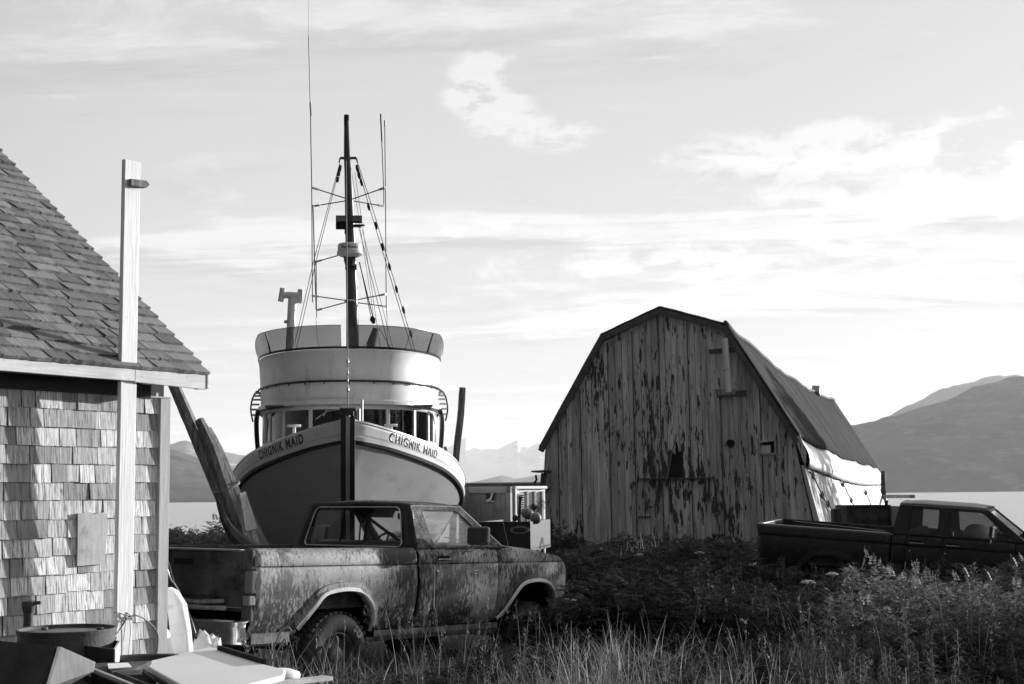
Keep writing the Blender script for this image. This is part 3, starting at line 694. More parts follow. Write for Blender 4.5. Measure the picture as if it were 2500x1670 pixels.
        MB().grid([[Vector((x,Y(yy),z)) for x in (.05,A1-.56)] for yy,z in ((.055,zs+.05),(.055,zs-.04),(.08,zs-.06))]).build('bed_skirt',low,t,solid=.01)
        # arches: flare ridge and bright trim
        for arc,nm in ((arcR,'wheel_arch'),(arcF,'wheel_arch')):
            ap=arc_pts(arc,5); n=len(ap); rows=[[],[],[],[]]
            for i,(x,z) in enumerate(ap):
                a=ap[max(i-1,0)];b_=ap[min(i+1,n-1)]; d=Vector((b_[0]-a[0],b_[1]-a[1])); d.normalize(); nx,nz=-d.y,d.x
                y0=inset(x,max(z,zs))
                rows[0].append((x+nx*.085,Y(inset(x,z+nz*.085)-.002),z+nz*.085)); rows[1].append((x+nx*.075,Y(y0-.026),z+nz*.075)); rows[2].append((x+nx*.0,Y(y0-.032),z+nz*.0)); rows[3].append((x-nx*.012,Y(y0+.05),z-nz*.012))
            fl=MB().grid(rows).build(nm,body,t,smooth=True,angle=40)
            r2=[[],[],[],[]]
            for i,(x,z) in enumerate(ap):
                a=ap[max(i-1,0)];b_=ap[min(i+1,n-1)]; d=Vector((b_[0]-a[0],b_[1]-a[1])); d.normalize(); nx,nz=-d.y,d.x
                y0=inset(x,max(z,zs))-.034
                w=.030 if abs(i-n*.66)>1.5 or arc is arcF or s else .012
                r2[0].append((x+nx*w,Y(y0-.003),z+nz*w)); r2[1].append((x+nx*w*.8,Y(y0-.014),z+nz*w*.8)); r2[2].append((x-nx*.006,Y(y0-.014),z-nz*.006)); r2[3].append((x-nx*.014,Y(y0+.02),z-nz*.014))
            MB().grid(r2).build('arch_trim',trim,fl,smooth=True,angle=40)
            # inner wheel house
            rows=[[(x,Y(.04),z) for x,z in ap],[(x,Y(.52),z+.04) for x,z in ap]]
            MB().grid(rows).add([(ap[0][0],Y(.52),zs-.1),(ap[-1][0],Y(.52),zs-.1),(ap[-1][0],Y(.52),1.0),(ap[0][0],Y(.52),1.0)],[(0,1,2,3)]).build('wheel_well',MT['black'],t)
    # bed floor, front wall, inner sides, rails
    MB().box((bl/2+.02,WB/2,.78),(bl-.1,WB-.2,.03)).build('bed_floor',MT['panel_dark'],t)
    MB().box((bl-.02,WB/2,1.03),(.03,WB-.16,.52)).build('bed_front_wall',MT['panel_dark'],t)
    for y in (.12,WB-.12): MB().box((bl/2,y,1.05),(bl-.06,.015,.54)).box((bl/2,y-.015 if y<1 else y+.015,1.322),(bl-.03,.05,.016)).build('bed_inner_side',MT['panel_dark'],t)
    # tailgate, rear corner posts, lamps, bumper
    tg=MB(); tg.box((.012,WB/2,1.06),(.035,WB-.30,.50)); tg=tg.build('tailgate',MT['panel_dark'],t,bevel=.01)
    MB().box((-.006,WB/2,1.315),(.05,WB-.30,.02)).build('top_rail',MT['steel'],tg,bevel=.005)
    MB().box((-.014,WB/2,1.02),(.012,WB-.48,.24)).build('recess_panel',MT['panel_dark'],tg,bevel=.004)
    MB().box((-.016,WB/2,1.20),(.012,.26,.05)).build('handle',MT['black'],tg,bevel=.004)
    if not crew: MB().tube([(-.03,.35,.86),(-.06,.7,.84),(-.05,1.1,.86),(-.04,1.5,.83)],.02,7).tube([(-.05,.3,.80),(-.07,.8,.79),(-.05,1.3,.80)],.022,7).build('branch',MT['log'],tg,smooth=True)
    for y in (.075,WB-.075):
        MB().box((.012,y,1.0),(.04,.13,.64)).build('rear_post',MT['panel_dark'],t,bevel=.01)
        y2=y-.035 if y<1 else y+.035
        l=MB().box((.015,y2,1.035),(.07,.10,.20)).build('taillight',MT['lamp'],t,bevel=.012)
        MB().box((.0,y2,.875),(.075,.09,.085)).build('reversing_lens',MT['buoy'] if not crew else MT['lamp'],l,bevel=.008)
    if not crew:
        rows=[]
        for i in range(19):
            y=-.03+(WB+.06)*i/18; xo=-.15-.05*math.sin(math.pi*i/18)+ (.06 if i in (0,18) else 0)
            rows.append([(xo+.03,y,.70),(xo,y,.685),(xo-.005,y,.64),(xo+.01,y,.56),(xo,y,.50),(xo+.03,y,.485)])
        MB().grid(rows).build('rear_bumper',MT['chrome'],t,smooth=True,angle=35,solid=.006)
    else: MB().box((-.12,WB/2,.60),(.10,WB,.16)).build('rear_bumper',MT['truck_dark'],t,bevel=.02)
    # chassis
    for y in (.5,WB-.5): MB().box((nose/2,y,.50),(nose-.5,.08,.14)).build('chassis_rail',MT['black'],t)
    MB().box((nose/2+.5,WB/2,.62),(nose-1.4,WB-.5,.06)).box((nose-.5,WB/2,.80),(.9,.9,.5)).build('underbody',MT['black'],t)
    for xa in (A1,A2): MB().tube([(xa,.2,.38),(xa,WB-.2,.38)],.05,10).build('axle',MT['black'],t)
    # cab shell
    zr=1.80; rx0=cr+.07; rx1=2.96+add
    def cin(z): return .035+max(0,(z-1.325))/.43*.185
    for s in (0,1):
        Y=lambda y:(y if not s else WB-y)
        fn=lambda x,z:Vector((x,Y(cin(z)),z))
        # side frame of greenhouse as panels with window openings
        rear=[(cr,1.325),(rx0,1.755)]; front=(3.52+add,1.325); ftop=(rx1+.02,1.755)
        segs=[]
        if not crew: segs=[((dr+.10,df-.01),(dr+.10,rx1-.02))]
        wb0,wb1=1.345,1.715
        if not crew:
            outer=[(cr,1.325),(front[0],1.325),ftop,rear[1]]
            inner=roundpoly([(dr+.05,wb0),(df-.03,wb0),(rx1-.03,wb1),(dr+.01,wb1)],.05)
            mb=MB(); B=ring(outer,inner,((dr+df)/2-.05,1.52),fn,mb); cs=mb.build('window_frame',top if not crew else body,t,solid=.02)
            wins=[(inner,MT['glass_dusty'] if s==0 else MT['glass'],cs)]
        else:
            xm=dr+.50
            outer=[(cr,1.325),(xm,1.325),(xm,1.755),rear[1]]
            inner=roundpoly([(dr+.02,wb0),(xm-.06,wb0),(xm-.05,wb1),(dr+.05,wb1)],.04)
            mb=MB(); ring(outer,inner,((dr+xm)/2,1.53),fn,mb)
            outer2=[(xm,1.325),(front[0],1.325),ftop,(xm,1.755)]
            inner2=roundpoly([(xm+.10,wb0),(df-.03,wb0),(rx1-.03,wb1),(xm+.08,wb1)],.05)
            ring(outer2,inner2,((xm+df)/2-.05,1.52),fn,mb); cs=mb.build('window_frame',body,t,solid=.02)
            wins=[(inner,MT['dark_glass'],cs),(inner2,MT['dark_glass'],cs)]
        for q,gm,par in wins:
            if q is wins[-1][0]:
                # vent-window bar
                MB().tube([fn(df-.22,1.345)+Vector((0,0,0)),fn(df-.34,1.70)],.010,6).build('vent_bar',MT['black'],cs)
            MB().add([fn(*p)+Vector((0,(.008 if not s else -.008),0)) for p in q],[tuple(range(len(q)))]).build('side_window',gm,t)
            MB().tube([fn(*p)+Vector((0,(-.008 if not s else .008),0)) for p in q]+[fn(*q[0])],.006,5).build('window_trim',MT['black'] if crew else MT['truck_low'],cs)
        # mirror
        if True:
            mx=df-(.56 if not crew else .3)
            c0=Vector((mx,Y(-.20),1.455)); 
            hs=MB().box((0,0,0),(.06,.26,.19)).build('mirror',MT['truck_low'] if not crew else MT['chrome'],t,bevel=.03)
            hs.location=c0; hs.rotation_euler=(0,R(4),R(12 if not s else -12))
            MB().tube([(0,.04,-.08),(.0,.12,-.14),(.0,.19,-.20)],.010,6).tube([(0,.06,.0),(0,.06,-.16),(0,.2,-.17)],.007,6).build('mirror_arm',MT['chrome'] if crew else MT['steel'],hs)
            MB().box((-.033,0,0),(.006,.22,.155)).build('mirror_glass',MT['mast'],hs,bevel=.002)
    # rear cab panel with window
    y0,y1=.05,WB-.05
    def fr(y,z):
        k=max(0,(z-1.325))/.43
        return Vector((cr+.085*k-.012*math.sin(math.pi*(y-y0)/(y1-y0)),y,z+ .03*k*math.sin(math.pi*min(max((y-y0)/(y1-y0),0),1))))
    outer=roundpoly([(cin(.8)-.01,.80),(WB-cin(.8)+.01,.80),(WB-cin(1.3),1.31),(WB-cin(1.77)+.02,1.765),(cin(1.77)-.02,1.765),(cin(1.3),1.31)],.10,3)
    inner=roundpoly([(.235,1.335),(WB-.235,1.335),(WB-.345,1.725),(.345,1.725)],.07,5)
    mb=MB(); ring(outer,inner,(WB/2,1.50),fr,mb); rp=mb.build('cab_back',MT['truck_dark'] if not crew else body,t,smooth=True,angle=30,solid=.02)
    MB().add([fr(*p)+Vector((.006,0,0)) for p in inner],[tuple(range(len(inner)))]).build('rear_window',MT['glass'],t)
    B=[fr(*p)+Vector((-.014,0,0)) for p in inner]; MB().tube(B+[B[0]],.0065,6).build('rear_window_trim',trim if not crew else MT['black'],rp,smooth=True)
    if not crew:
        for y in (WB/2+.20,WB/2-.16): MB().tube([fr(y,1.365)+Vector((.01,0,0)),fr(y,1.70)+Vector((.01,0,0))],.008,6).build('window_divider',MT['black'],rp)
    # roof
    rows=[]
    for i in range(11):
        x=rx0-.0+(rx1+.04-rx0)*i/10; e=min(1,min(i,10-i)/1.5); row=[]
        for j in range(13):
            y=cin(1.755)+(WB-2*cin(1.755))*j/12; f=math.sin(math.pi*j/12)**.55 if 0<j<12 else 0
            row.append((x,y,1.755+(.052*f)*(.35+.65*e)))
        rows.append(row)
    MB().grid(rows).build('roof',top,t,smooth=True,solid=.02)
    for y in (cin(1.755)-.006,WB-cin(1.755)+.006): MB().tube([(rx0,y,1.752),(rx1+.03,y,1.752)],.008,6).build('drip_rail',MT['steel'],t)
    # windshield + frame
    fw=lambda y,z:Vector((3.52+add-(z-1.325)/.43*(.55)+.05*math.sin(math.pi*y/WB)*0,y,z))
    outer=[(.04,1.325),(WB-.04,1.325),(WB-.215,1.765),(.215,1.765)]
    inner=roundpoly([(.12,1.36),(WB-.12,1.36),(WB-.27,1.72),(.27,1.72)],.06)
    mb=MB(); ring(outer,inner,(WB/2,1.53),fw,mb); wf=mb.build('windshield_frame',top,t,solid=.025)
    MB().add([fw(*p) for p in inner],[tuple(range(len(inner)))]).build('windshield',MT['glass'],t)
    MB().tube([fw(.06,1.33)+Vector((.02,0,.01)),fw(.22,1.755)+Vector((.02,0,.01))],.010,6).build('pillar_trim',MT['steel'],wf)
    # wipers, cowl, hood
    for yy in (.45,1.15): MB().tube([(3.60+add,yy,1.335),(3.50+add,yy+.15,1.39),(3.42+add,yy+.36,1.43)],.006,5).build('wiper',MT['black'],t)
    MB().add([(3.38+add,.04,1.322),(3.38+add,WB-.04,1.322),(3.66+add,WB-.05,1.318),(3.66+add,.05,1.318)],[(0,1,2,3)]).build('cowl',MT['black'],t,solid=.01)
    rows=[]
    for i in range(17):
        x=3.64+add+(nose-.02-3.64-add)*i/16; row=[]
        for j in range(15):
            u=j/14; y=.06+(WB-.12)*u; b_=interp(min(u,1-u),[(0,0),(.04,.02),(.10,.032),(.16,.028),(.5,.036)])
            q=max(0,(x-(nose-.45))/.45); ii=.10*q*q
            y=.05+ii+(WB-.10-2*ii)*u
            row.append((x,y,hood_z(x)+.002+b_*(1-.5*q)))
        rows.append(row)
    MB().grid(rows).build('hood',body,t,smooth=True,solid=.015)
    if not crew: MB().tube([(3.70,.10,1.33),(3.66,.12,1.50),(3.63,.13,1.62)],.003,5).build('aerial',MT['steel'],t)
    # front end
    g=MB().box((nose-.02,WB/2,.93),(.06,WB-.24,.33)).build('grille',MT['black'],t,bevel=.01)
    for y in (.27,WB-.27):
        MB().box((nose+.015,y,.93),(.03,.22,.18)).build('headlight',MT['glass_dusty'],t,bevel=.01)
    MB().box((nose+.08,WB/2,.64),(.12,WB+.02,.20)).build('front_bumper',MT['chrome'] if not crew else MT['truck_dark'],t,bevel=.02)
    # interior
    MB().box((cr+.30,WB/2,1.14),(.16,WB-.35,.50),(0,R(-10),0)).box((cr+.60,WB/2,.90),(.52,WB-.35,.16)).build('seat',MT['seat'],t,bevel=.04)
    MB().box((df-.02,WB/2,1.16),(.28,WB-.2,.30)).build('dashboard',MT['seat'],t,bevel=.03)
    sw=MB(); cx,cy,cz=df-.34,WB-.55,1.30; Mw=Matrix.Translation((cx,cy,cz))@Matrix.Rotation(R(-62),4,'Y')
    sw.tube([Mw@Vector((.19*math.cos(a),.19*math.sin(a),0)) for a in [2*math.pi*i/24 for i in range(25)]],.013,7)
    for a in (0,2.1,4.2): sw.tube([Mw@Vector((0,0,-.03)),Mw@Vector((.18*math.cos(a),.18*math.sin(a),0))],.011,6)
    sw.tube([Mw@Vector((0,0,-.03)),Mw@Vector((0,0,-.3))],.02,8); sw.build('steering_wheel',MT['black'],t,smooth=True)
    MB().box((rx1+.02,WB/2,1.655),(.03,.24,.065)).build('interior_mirror',MT['black'],t,bevel=.01)
    if not crew:
        MB().box((rx1-.05,WB/2+.35,1.70),(.10,.40,.10),(0,R(25),0)).build('sun_visor',MT['seat'],t,bevel=.01)
        # gun rack / bars seen through the back window
        MB().beam((cr+.45,WB/2+.28,1.25),(cr+.35,WB/2+.10,1.72),.05,.03).beam((cr+.9,WB/2+.02,1.3),(cr+.35,WB/2+.30,1.72),.03,.03).build('window_rack',MT['black'],t)
    # wheels
    def wheel(xa,s):
        rt=.405; wd=.27
        Mx=Matrix.Translation((xa+(.05 if xa<2 else 0),(.17 if not s else WB-.17),.33))@Matrix.Rotation(R(90 if not s else -90),4,'X')   # local +z points outwards
        w=bpy.data.objects.new('wheel',None); w.empty_display_size=.05; link(w,t); w.matrix_local=Mx
        h=wd/2; prof=[(.20,h-.03),(.215,h-.01),(.25,h+.006),(.31,h+.012),(.35,h+.004),(.375,h-.012),(.392,h-.035),(.394,0),(.392,-h+.035),(.36,-h),(.22,-h+.01)]
        n=48; mb=MB().lathe(prof,n)
        for i in range(38):
            a=2*math.pi*i/38; dz=.0
            for z0,da,wz in ((h-.045,0,.06),(h-.115,.05,.045),(-h+.115,0,.045),(-h+.045,.06,.06)):
                aa=a+da; Rm=Matrix.Rotation(aa,3,'Z')
                mb.box(Rm@Vector((.398,0,z0)),(.022,.040,wz),Rm)
        mb.build('tyre',MT['rubber'],w,smooth=True,angle=35)
        MB().lathe([(.205,h-.03),(.212,h-.012),(.205,h-.008),(.195,h-.03),(.18,h-.09),(.10,h-.075),(.075,h-.03),(.055,h-.02),(.0001,h-.02)],36).build('rim',MT['rust'] if not dark else MT['black'],w,smooth=True,angle=30)
        return w
    ws={}
    for xa in (A1,A2):
        for s in (0,1): ws[(xa,s)]=wheel(xa,s)
    if text:
        for xa,txt,a0 in ((A1,'SUP',R(48)),(A2,'ZR 1400',R(128))):
            w=ws[(xa,0)]; b=[]
            for i,ch in enumerate(txt):
                if ch==' ': continue
                me=text_mesh(ch,.088,.003,.002); me.materials.append(MT['letter_grey']); o=bpy.data.objects.new('tyre_lettering',me); link(o,w)
                a=a0-i*R(9.5)
                # wheel local +z outwards; wheel local x = truck x, local y = truck z (right side)
                o.matrix_local=Matrix.Translation((.285*math.cos(a),.285*math.sin(a),.147))@Matrix.Rotation(a-R(90),4,'Z')@Matrix.Translation((-.025,0,0))
    return t
TRM=poseM(39.22,(-2.349,12.764,-.302),1.79,.08)
tr1=pickup(TRM,'lichen-streaked old single-cab pickup parked in front of the boat',text=True)
# ---- second, extended-cab truck at right, nose down towards the right foreground
TR2=dict(body=MT['truck_dark'],low=MT['truck_dark'],top=MT['truck_dark'],trim=MT['truck_dark'])
p0=at(1853,1278,22.0); 
tr2=pickup(poseM(AZ2:=112.0,(0,0,0),4.6,0),'black extended-cab pickup sunk in the weeds in front of the barn at right',bed=1.96,crew=True,P=TR2,ax=(1.05,4.33),dark=True)
M2=poseM(AZ2,(0,0,0),4.3,1.0); off=M2@Vector((0,.05,1.325)); M2.translation=p0-off; tr2.matrix_world=M2
# ================================================================ FISHING BOAT
def boat():
    c0=at(849,1204,24.0); az=math.atan2(c0.x,24.0)+R(.4)     # aft direction runs away from the camera
    # local x = aft, y = picture left... (x aft, z up) => y = z cross x
    ax_=Vector((math.sin(az),math.cos(az),0)); ay=Vector((0,0,1)).cross(ax_)
    M=Matrix(((ax_.x,ay.x,0,c0.x),(ax_.y,ay.y,0,c0.y),(0,0,1,0),(0,0,0,1)))
    t=thing('fishing_boat','white-topped fishing boat with tinted flybridge screen hauled out behind the streaked pickup','fishing boat',mat=M)
    HS=[(0,.07),(.12,.24),(.25,.42),(.5,.70),(1,1.10),(1.5,1.43),(2,1.69),(2.5,1.90),(3.5,2.14),(4.5,2.27),(6,2.33),(9,2.25),(11,2.0)]
    ZS=[(0,2.50),(.5,2.385),(1,2.27),(1.5,2.17),(2,2.065),(2.5,1.95),(3.5,1.75),(4.5,1.56),(6,1.34),(9,1.18),(11,1.20)]
    ZB=[(0,2.2),(.1,1.75),(.25,1.2),(.5,.65),(.9,.15),(1.5,-.15),(2.5,-.33),(4,-.42),(9,-.42),(11,-.1)]
    PW=[(0,1.),(.8,.95),(1.5,.78),(3,.52),(4.5,.42),(6,.37),(11,.34)]
    def smooth(x,T): 
        e=.15 if x<1 else .35
        return (interp(x-e*min(1,x/.3),T)+2*interp(x,T)+interp(x+e,T))/4 if x>.05 else interp(x,T)
    def hpnt(x,s,side):
        hs=smooth(x,HS);zs_=smooth(x,ZS);zb=smooth(x,ZB);p=smooth(x,PW)
        return Vector((x,side*(.05+(hs-.05)*s**p),zb+(zs_-zb)*s))
    xs=[0,.03,.08,.15,.25,.38,.52,.7,.9,1.15,1.4,1.7,2.05,2.4,2.8,3.2,3.7,4.2,4.8,5.5,6.3,7.2,8.2,9.2,10.2,11]
    ss=[0]+[((i)/22)**1.35 for i in range(1,23)]
    for side in (-1,1):
        rows=[[hpnt(x,s,side) for s in ss] for x in xs]
        MB().grid(rows).build('hull_side',MT['boat_hull'],t,smooth=True,solid=.02)
    # light on the picture-left bilge, put into colour as a pale patch
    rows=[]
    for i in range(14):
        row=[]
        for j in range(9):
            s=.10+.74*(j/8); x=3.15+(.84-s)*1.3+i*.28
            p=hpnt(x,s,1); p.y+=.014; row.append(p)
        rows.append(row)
    MB().grid(rows).build('painted_light_wedge',MT['hull_light'],t,smooth=True)
    # stem, keel
    st=[(-.03,3.0-.18),(-.02,2.44),(.02,2.0),(.10,1.6),(.22,1.15),(.45,.62),(.85,.12),(1.4,-.2)]
    mb=MB()
    rows=[]
    for x,z in st: rows.append([(x+.10,-.12,z),(x-.06,-.12,z),(x-.06,-.035,z),(x-.06,.035,z),(x-.06,.12,z),(x+.10,.12,z)])
    MB().grid(rows).build('stem_post',MT['boat_dark'],t,bevel=.006)
    rows=[[(x-.075,-.035,z),(x-.085,-.03,z),(x-.085,.03,z),(x-.075,.035,z)] for x,z in st]
    MB().grid(rows).build('stem_iron',MT['steel'],t)
    MB().box((6,0,-.45),(9.2,.16,.3)).build('keel',MT['boat_hull'],t)
    MB().grid([[Vector((11,y*hpnt(11,1,1).y,z)) for y in (-1,0,1)] for z in (-.1,.5,1.12,1.4)]).build('transom',MT['boat_hull'],t)
    # bulwark band with rub rails
    BH=lambda x: interp(x,[(0,.235),(.5,.205),(1.5,.205),(4,.21),(11,.2)])
    def bul(x,h,side,out=0):
        hs=smooth(x,HS); zz=smooth(x,ZS)
        # outward normal in plan
        d=(smooth(x+.03,HS)-smooth(max(x-.03,0),HS))/.06; n=Vector((-d,1,0)).normalized()
        return Vector((x+n.x*(out+.02*h/.3),side*(hs+n.y*(out+.06*h/.3)),zz+h))
    xb=[x for x in xs]+[.2,.32,.45,.6,.8,1.0,1.28,1.55,1.85,2.2,2.6,3.0,3.45,3.95]; xb=sorted(set(xb))
    for side in (-1,1):
        X=xb
        rows=[[bul(x,BH(x)*k,side,0.0) for k in (0,.25,.5,.75,1)] for x in X]
        b=MB().grid(rows).build('bulwark',MT['boat_white'],t,smooth=True,solid=.03)
        rows=[[bul(x,-.085,side,.0),bul(x,-.08,side,.05),bul(x,-.015,side,.05),bul(x,.0,side,.0)] for x in X]
        MB().grid(rows).build('rub_rail',MT['boat_white'],t,smooth=True,angle=40)
        rows=[[bul(x,-.155,side,-.05),bul(x,-.13,side,.045),bul(x,-.087,side,.047),bul(x,-.08,side,.0)] for x in X]
        MB().grid(rows).build('rub_rail',MT['boat_dark'],t,smooth=True,angle=40)
        rows=[[bul(x,BH(x)+.0,side,.025),bul(x,BH(x)+.03,side,.02),bul(x,BH(x)+.03,side,-.07),bul(x,BH(x)+.0,side,-.075)] for x in X]
        MB().grid(rows,).build('cap_rail',MT['steel'],t,smooth=True,angle=40)
    # deck
    rows=[[Vector((x,k*smooth(x,HS)*.97,smooth(x,ZS)-.05+.04*(1-k*k))) for k in (-1,-.5,0,.5,1)] for x in xs]
    MB().grid(rows).build('deck',MT['side_panel'],t)
    # name lettering on both bows, wrapped onto the bulwark
    arc=[(0,0)]; x=0.
    while x<4: 
        x2=x+.02; arc.append((arc[-1][0]+math.hypot(.02,smooth(x2,HS)-smooth(x,HS)),x2)); x=x2
    for side,u0,u1 in ((-1,.80,2.36),(1,.88,2.36)):
        for wi,(wd,ua,ub) in enumerate((('CHIGNIK',0,.60),('MAID',.665,1.0))):
            me=text_mesh(wd,1.0,.030,0.0,sp=1.22)
            co=np.empty(len(me.vertices)*3,np.float32); me.vertices.foreach_get('co',co); co=co.reshape(-1,3)
            lo=co.min(0);hi=co.max(0); 
            bm=bmesh.new(); bm.from_mesh(me)
            bmesh.ops.subdivide_edges(bm,edges=[e for e in bm.edges if e.calc_length()>.25],cuts=2)
            for v in bm.verts:
                a=(v.co.x-lo[0])/(hi[0]-lo[0]); h=(v.co.y-lo[1])/(hi[1]-lo[1])
                q=ua+(ub-ua)*a
                if side==1: q=1-q      # picture left: word starts outboard
                u=u0+(u1-u0)*q
                xx=interp(u,arc); hh=BH(xx)*(.10+.80*h)
                v.co=bul(xx,hh,side,.016)
            bm.to_mesh(me); bm.free(); me.materials.append(MT['boat_dark']); o=bpy.data.objects.new('name_lettering',me); link(o,t)
            q=o.modifiers.new('s','SOLIDIFY'); q.thickness=.004; q.offset=0
    # superstructure in plan: superellipse nose, straight sides
    XC=7.1
    def plan(D,Wd,dx=0,n=33,aft=9.4,e=2.35):
        P=[]
        for i in range(n):
            th=math.pi*i/(n-1)-math.pi/2   # -90..90
            cx=abs(math.cos(th))**(2/e); sy=math.copysign(abs(math.sin(th))**(2/e),math.sin(th))
            P.append((XC-D*cx+dx,Wd*sy))
        return [(aft,-Wd)]+P+[(aft,Wd)]
    def shell(name,layers,m,par=t,smooth_=True,solid=0,ang=40):
        rows=[[Vector((x,y,z+ (drop(x) if True else 0))) for x,y in plan(D,Wd)] for (z,D,Wd) in layers]
        return MB().grid(rows).build(name,m,par,smooth=smooth_,angle=ang,solid=solid)
    drop=lambda x: 0.0
    shell('wheelhouse_wall',[(1.0,3.42,1.85),(2.58,3.42,1.85)],MT['boat_white'],solid=.03)
    shell('wheelhouse_wall',[(3.16,3.42,1.85),(3.27,3.42,1.85)],MT['boat_white'],solid=.03)
    # windows: panes between posts
    PL=plan(3.42,1.85,n=401); 
    S=[0]
    for a,b in zip(PL,PL[1:]): S.append(S[-1]+math.hypot(b[0]-a[0],b[1]-a[1]))
    tot=S[-1]; mid=tot/2
    def pp(s): 
        s=max(0,min(tot,s)); 
        k=int(np.searchsorted(S,s)); k=max(1,min(len(S)-1,k)); f=(s-S[k-1])/max(1e-9,S[k]-S[k-1]); a=PL[k-1];b=PL[k]; return Vector((a[0]+(b[0]-a[0])*f,a[1]+(b[1]-a[1])*f,0))
    def nrm(s): 
        d=(pp(s+.02)-pp(s-.02)); d.normalize(); return Vector((d.y,-d.x,0))*(1 if True else 1)
    edges=[-2.75,-2.30,-1.55,-.78,0.0,.78,1.55,2.30,2.75]
    for sa,sb in ((-6,-2.75),(2.75,6)):
        MB().grid([[pp(mid+sa+(sb-sa)*k/12)+Vector((0,0,z)) for k in range(13)] for z in (2.58,3.17)]).build('wheelhouse_wall',MT['boat_white'],t,smooth=True,solid=.03)
    for i,e in enumerate(edges):
        s=mid+e; c=pp(s); d=nrm(s); ang=math.atan2(d.y,d.x)
        MB().box((0,0,2.87),(.05,.075 if abs(e)<2.3 else .10,.60),).build('window_post',MT['boat_white'],t,bevel=.006).matrix_local=Matrix.Translation(c)@Matrix.Rotation(ang,4,'Z')
        if i<len(edges)-1:
            s0=mid+edges[i]+.04; s1=mid+edges[i+1]-.04
            rows=[[pp(s0+(s1-s0)*k/6)+Vector((0,0,z)) for k in range(7)] for z in (2.59,3.155)]
            MB().grid(rows).build('wheelhouse_window',MT['wheel_glass'],t,smooth=True)
    # interior: floor, console, rear wall with shelves
    MB().box((6.7,0,2.6),(.06,3.56,2.2)).build('rear_bulkhead',MT['seat'],t); MB().box((5.4,0,3.25),(2.6,3.3,.03)).build('headliner',MT['seat'],t)
    for k in range(4): MB().box((6.5,-.9+.6*k,2.5+.17*(k%3)),(.3,.5,.04)).build('shelf',MT['side_panel'],t)
    MB().box((4.6,0,2.38),(.9,2.6,.25)).build('console',MT['black'],t,bevel=.03)
    MB().box((5.9,-.7,2.6),(.08,.14,1.1)).box((6.2,.9,2.6),(.08,.2,1.1)).build('inner_post',MT['side_panel'],t)
    MB().tube([(4.7,.35,2.45),(4.6,.33,2.95)],.03,8).build('radio_arm',MT['steel'],t)
    # brow and flybridge
    shell('brow',[(3.235,3.45,1.83),(3.24,3.60,1.96),(3.25,3.63,1.98),(3.31,3.63,1.98),(3.34,3.60,1.96)],MT['boat_white'])
    rows=[[Vector((x,y,3.235)) for x,y in plan(3.60,1.96)],[Vector((x,y,3.25)) for x,y in plan(3.3,1.70)]]
    MB().grid(rows).build('brow_underside',MT['boat_dark'],t)
    shell('lower_coaming',[(3.33,3.50,1.90),(3.50,3.52,1.91),(3.68,3.53,1.92)],MT['coaming'])
    rails=[Vector((x,y,3.70)) for x,y in plan(3.57,1.955,n=49)]; MB().tube(rails,.022,8).build('hand_rail',MT['boat_dark'],t,smooth=True)
    for e in range(-5,6):
        p=rails[25+e*3]; MB().tube([p+Vector((0,0,0)),p+Vector((.04,0,-.05))],.012,6).build('rail_bracket',MT['boat_dark'],t)
    shell('upper_coaming',[(3.68,3.52,1.91),(4.0,3.53,1.93),(4.28,3.54,1.945),(4.315,3.56,1.96),(4.33,3.54,1.945),(4.33,3.45,1.86),(3.8,3.4,1.8)],MT['coaming'])
    rows=[[Vector((x,y,4.33)) for x,y in plan(3.56,1.96)],[Vector((x,y,4.375)) for x,y in plan(3.575,1.975)],[Vector((x,y,4.375)) for x,y in plan(3.54,1.94)]]
    MB().grid(rows).build('screen_base_rail',MT['boat_dark'],t,smooth=True,angle=40)
    MB().box((8.0,0,3.72),(2.8,3.6,.05)).box((9.2,0,3.2),(.08,3.4,1.1)).build('flybridge_deck',MT['boat_white'],t)
    # tinted screen in two panels, leaning out
    A=plan(3.56,1.96,n=65); B=plan(3.74,2.10,n=65); n=len(A)
    lo_=[i for i in range(n) if A[i][0]<6.35]; lo,hi=lo_[0],lo_[-1]+1
    for (i0,i1) in ((lo,int(n/2)+1),(int(n/2)+1,hi)):
        rows=[[],[],[],[]]; m=i1-i0
        for k in range(m):
            i=i0+k; edge=(k if i0==lo else m-1-k)
            hh=min(1,max(.04,edge/7.0))**.42
            a=Vector((A[i][0],A[i][1],4.37)); b=Vector((B[i][0],B[i][1],4.37+.40)); d=b-a
            for r,q in enumerate((0,.33,.66,1)): rows[r].append(a+d*q*hh)
        sc=MB().grid(rows).build('windscreen_panel',MT['tint'],t,smooth=True)
        MB().tube(rows[3],.006,5).build('screen_edge',MT['boat_dark'],sc)
        k=10 if i0==lo else m-11
        a=rows[0][k]; b=rows[3][k]; MB().tube([a+Vector((0,0,-.02)),a*.5+b*.5+Vector((.02,0,0)),b+Vector((0,.0,-.02))],[.028,.018,.012],6).build('screen_bracket',MT['boat_dark'],sc)
    # life-ring style side ladders (striped grab racks on both sides)
    for s in (-1,1):
        p=[Vector((6.3,s*1.96,3.70)),Vector((6.1,s*2.03,3.55)),Vector((6.1,s*2.07,3.3)),Vector((6.2,s*2.03,3.05))]
        q=catmull(p,5); MB().tube(q,.02,6).build('ladder_rail',MT['boat_dark'],t,smooth=True)
        for k in range(6):
            c=q[2+k*2]; MB().box((c.x,c.y-s*.09,c.z),(.05,.16,.04)).build('ladder_rung',MT['boat_white'],t)
    # dark door edges beside the wheelhouse
    for s in (-1,1):
        MB().tube(catmull([(5.2,s*1.86,3.20),(5.8,s*1.93,3.02),(6.1,s*1.93,2.6),(6.2,s*1.88,2.1),(6.2,s*1.85,1.4)],5),[.05]*21,8).build('side_frame',MT['boat_dark'],t,smooth=True)
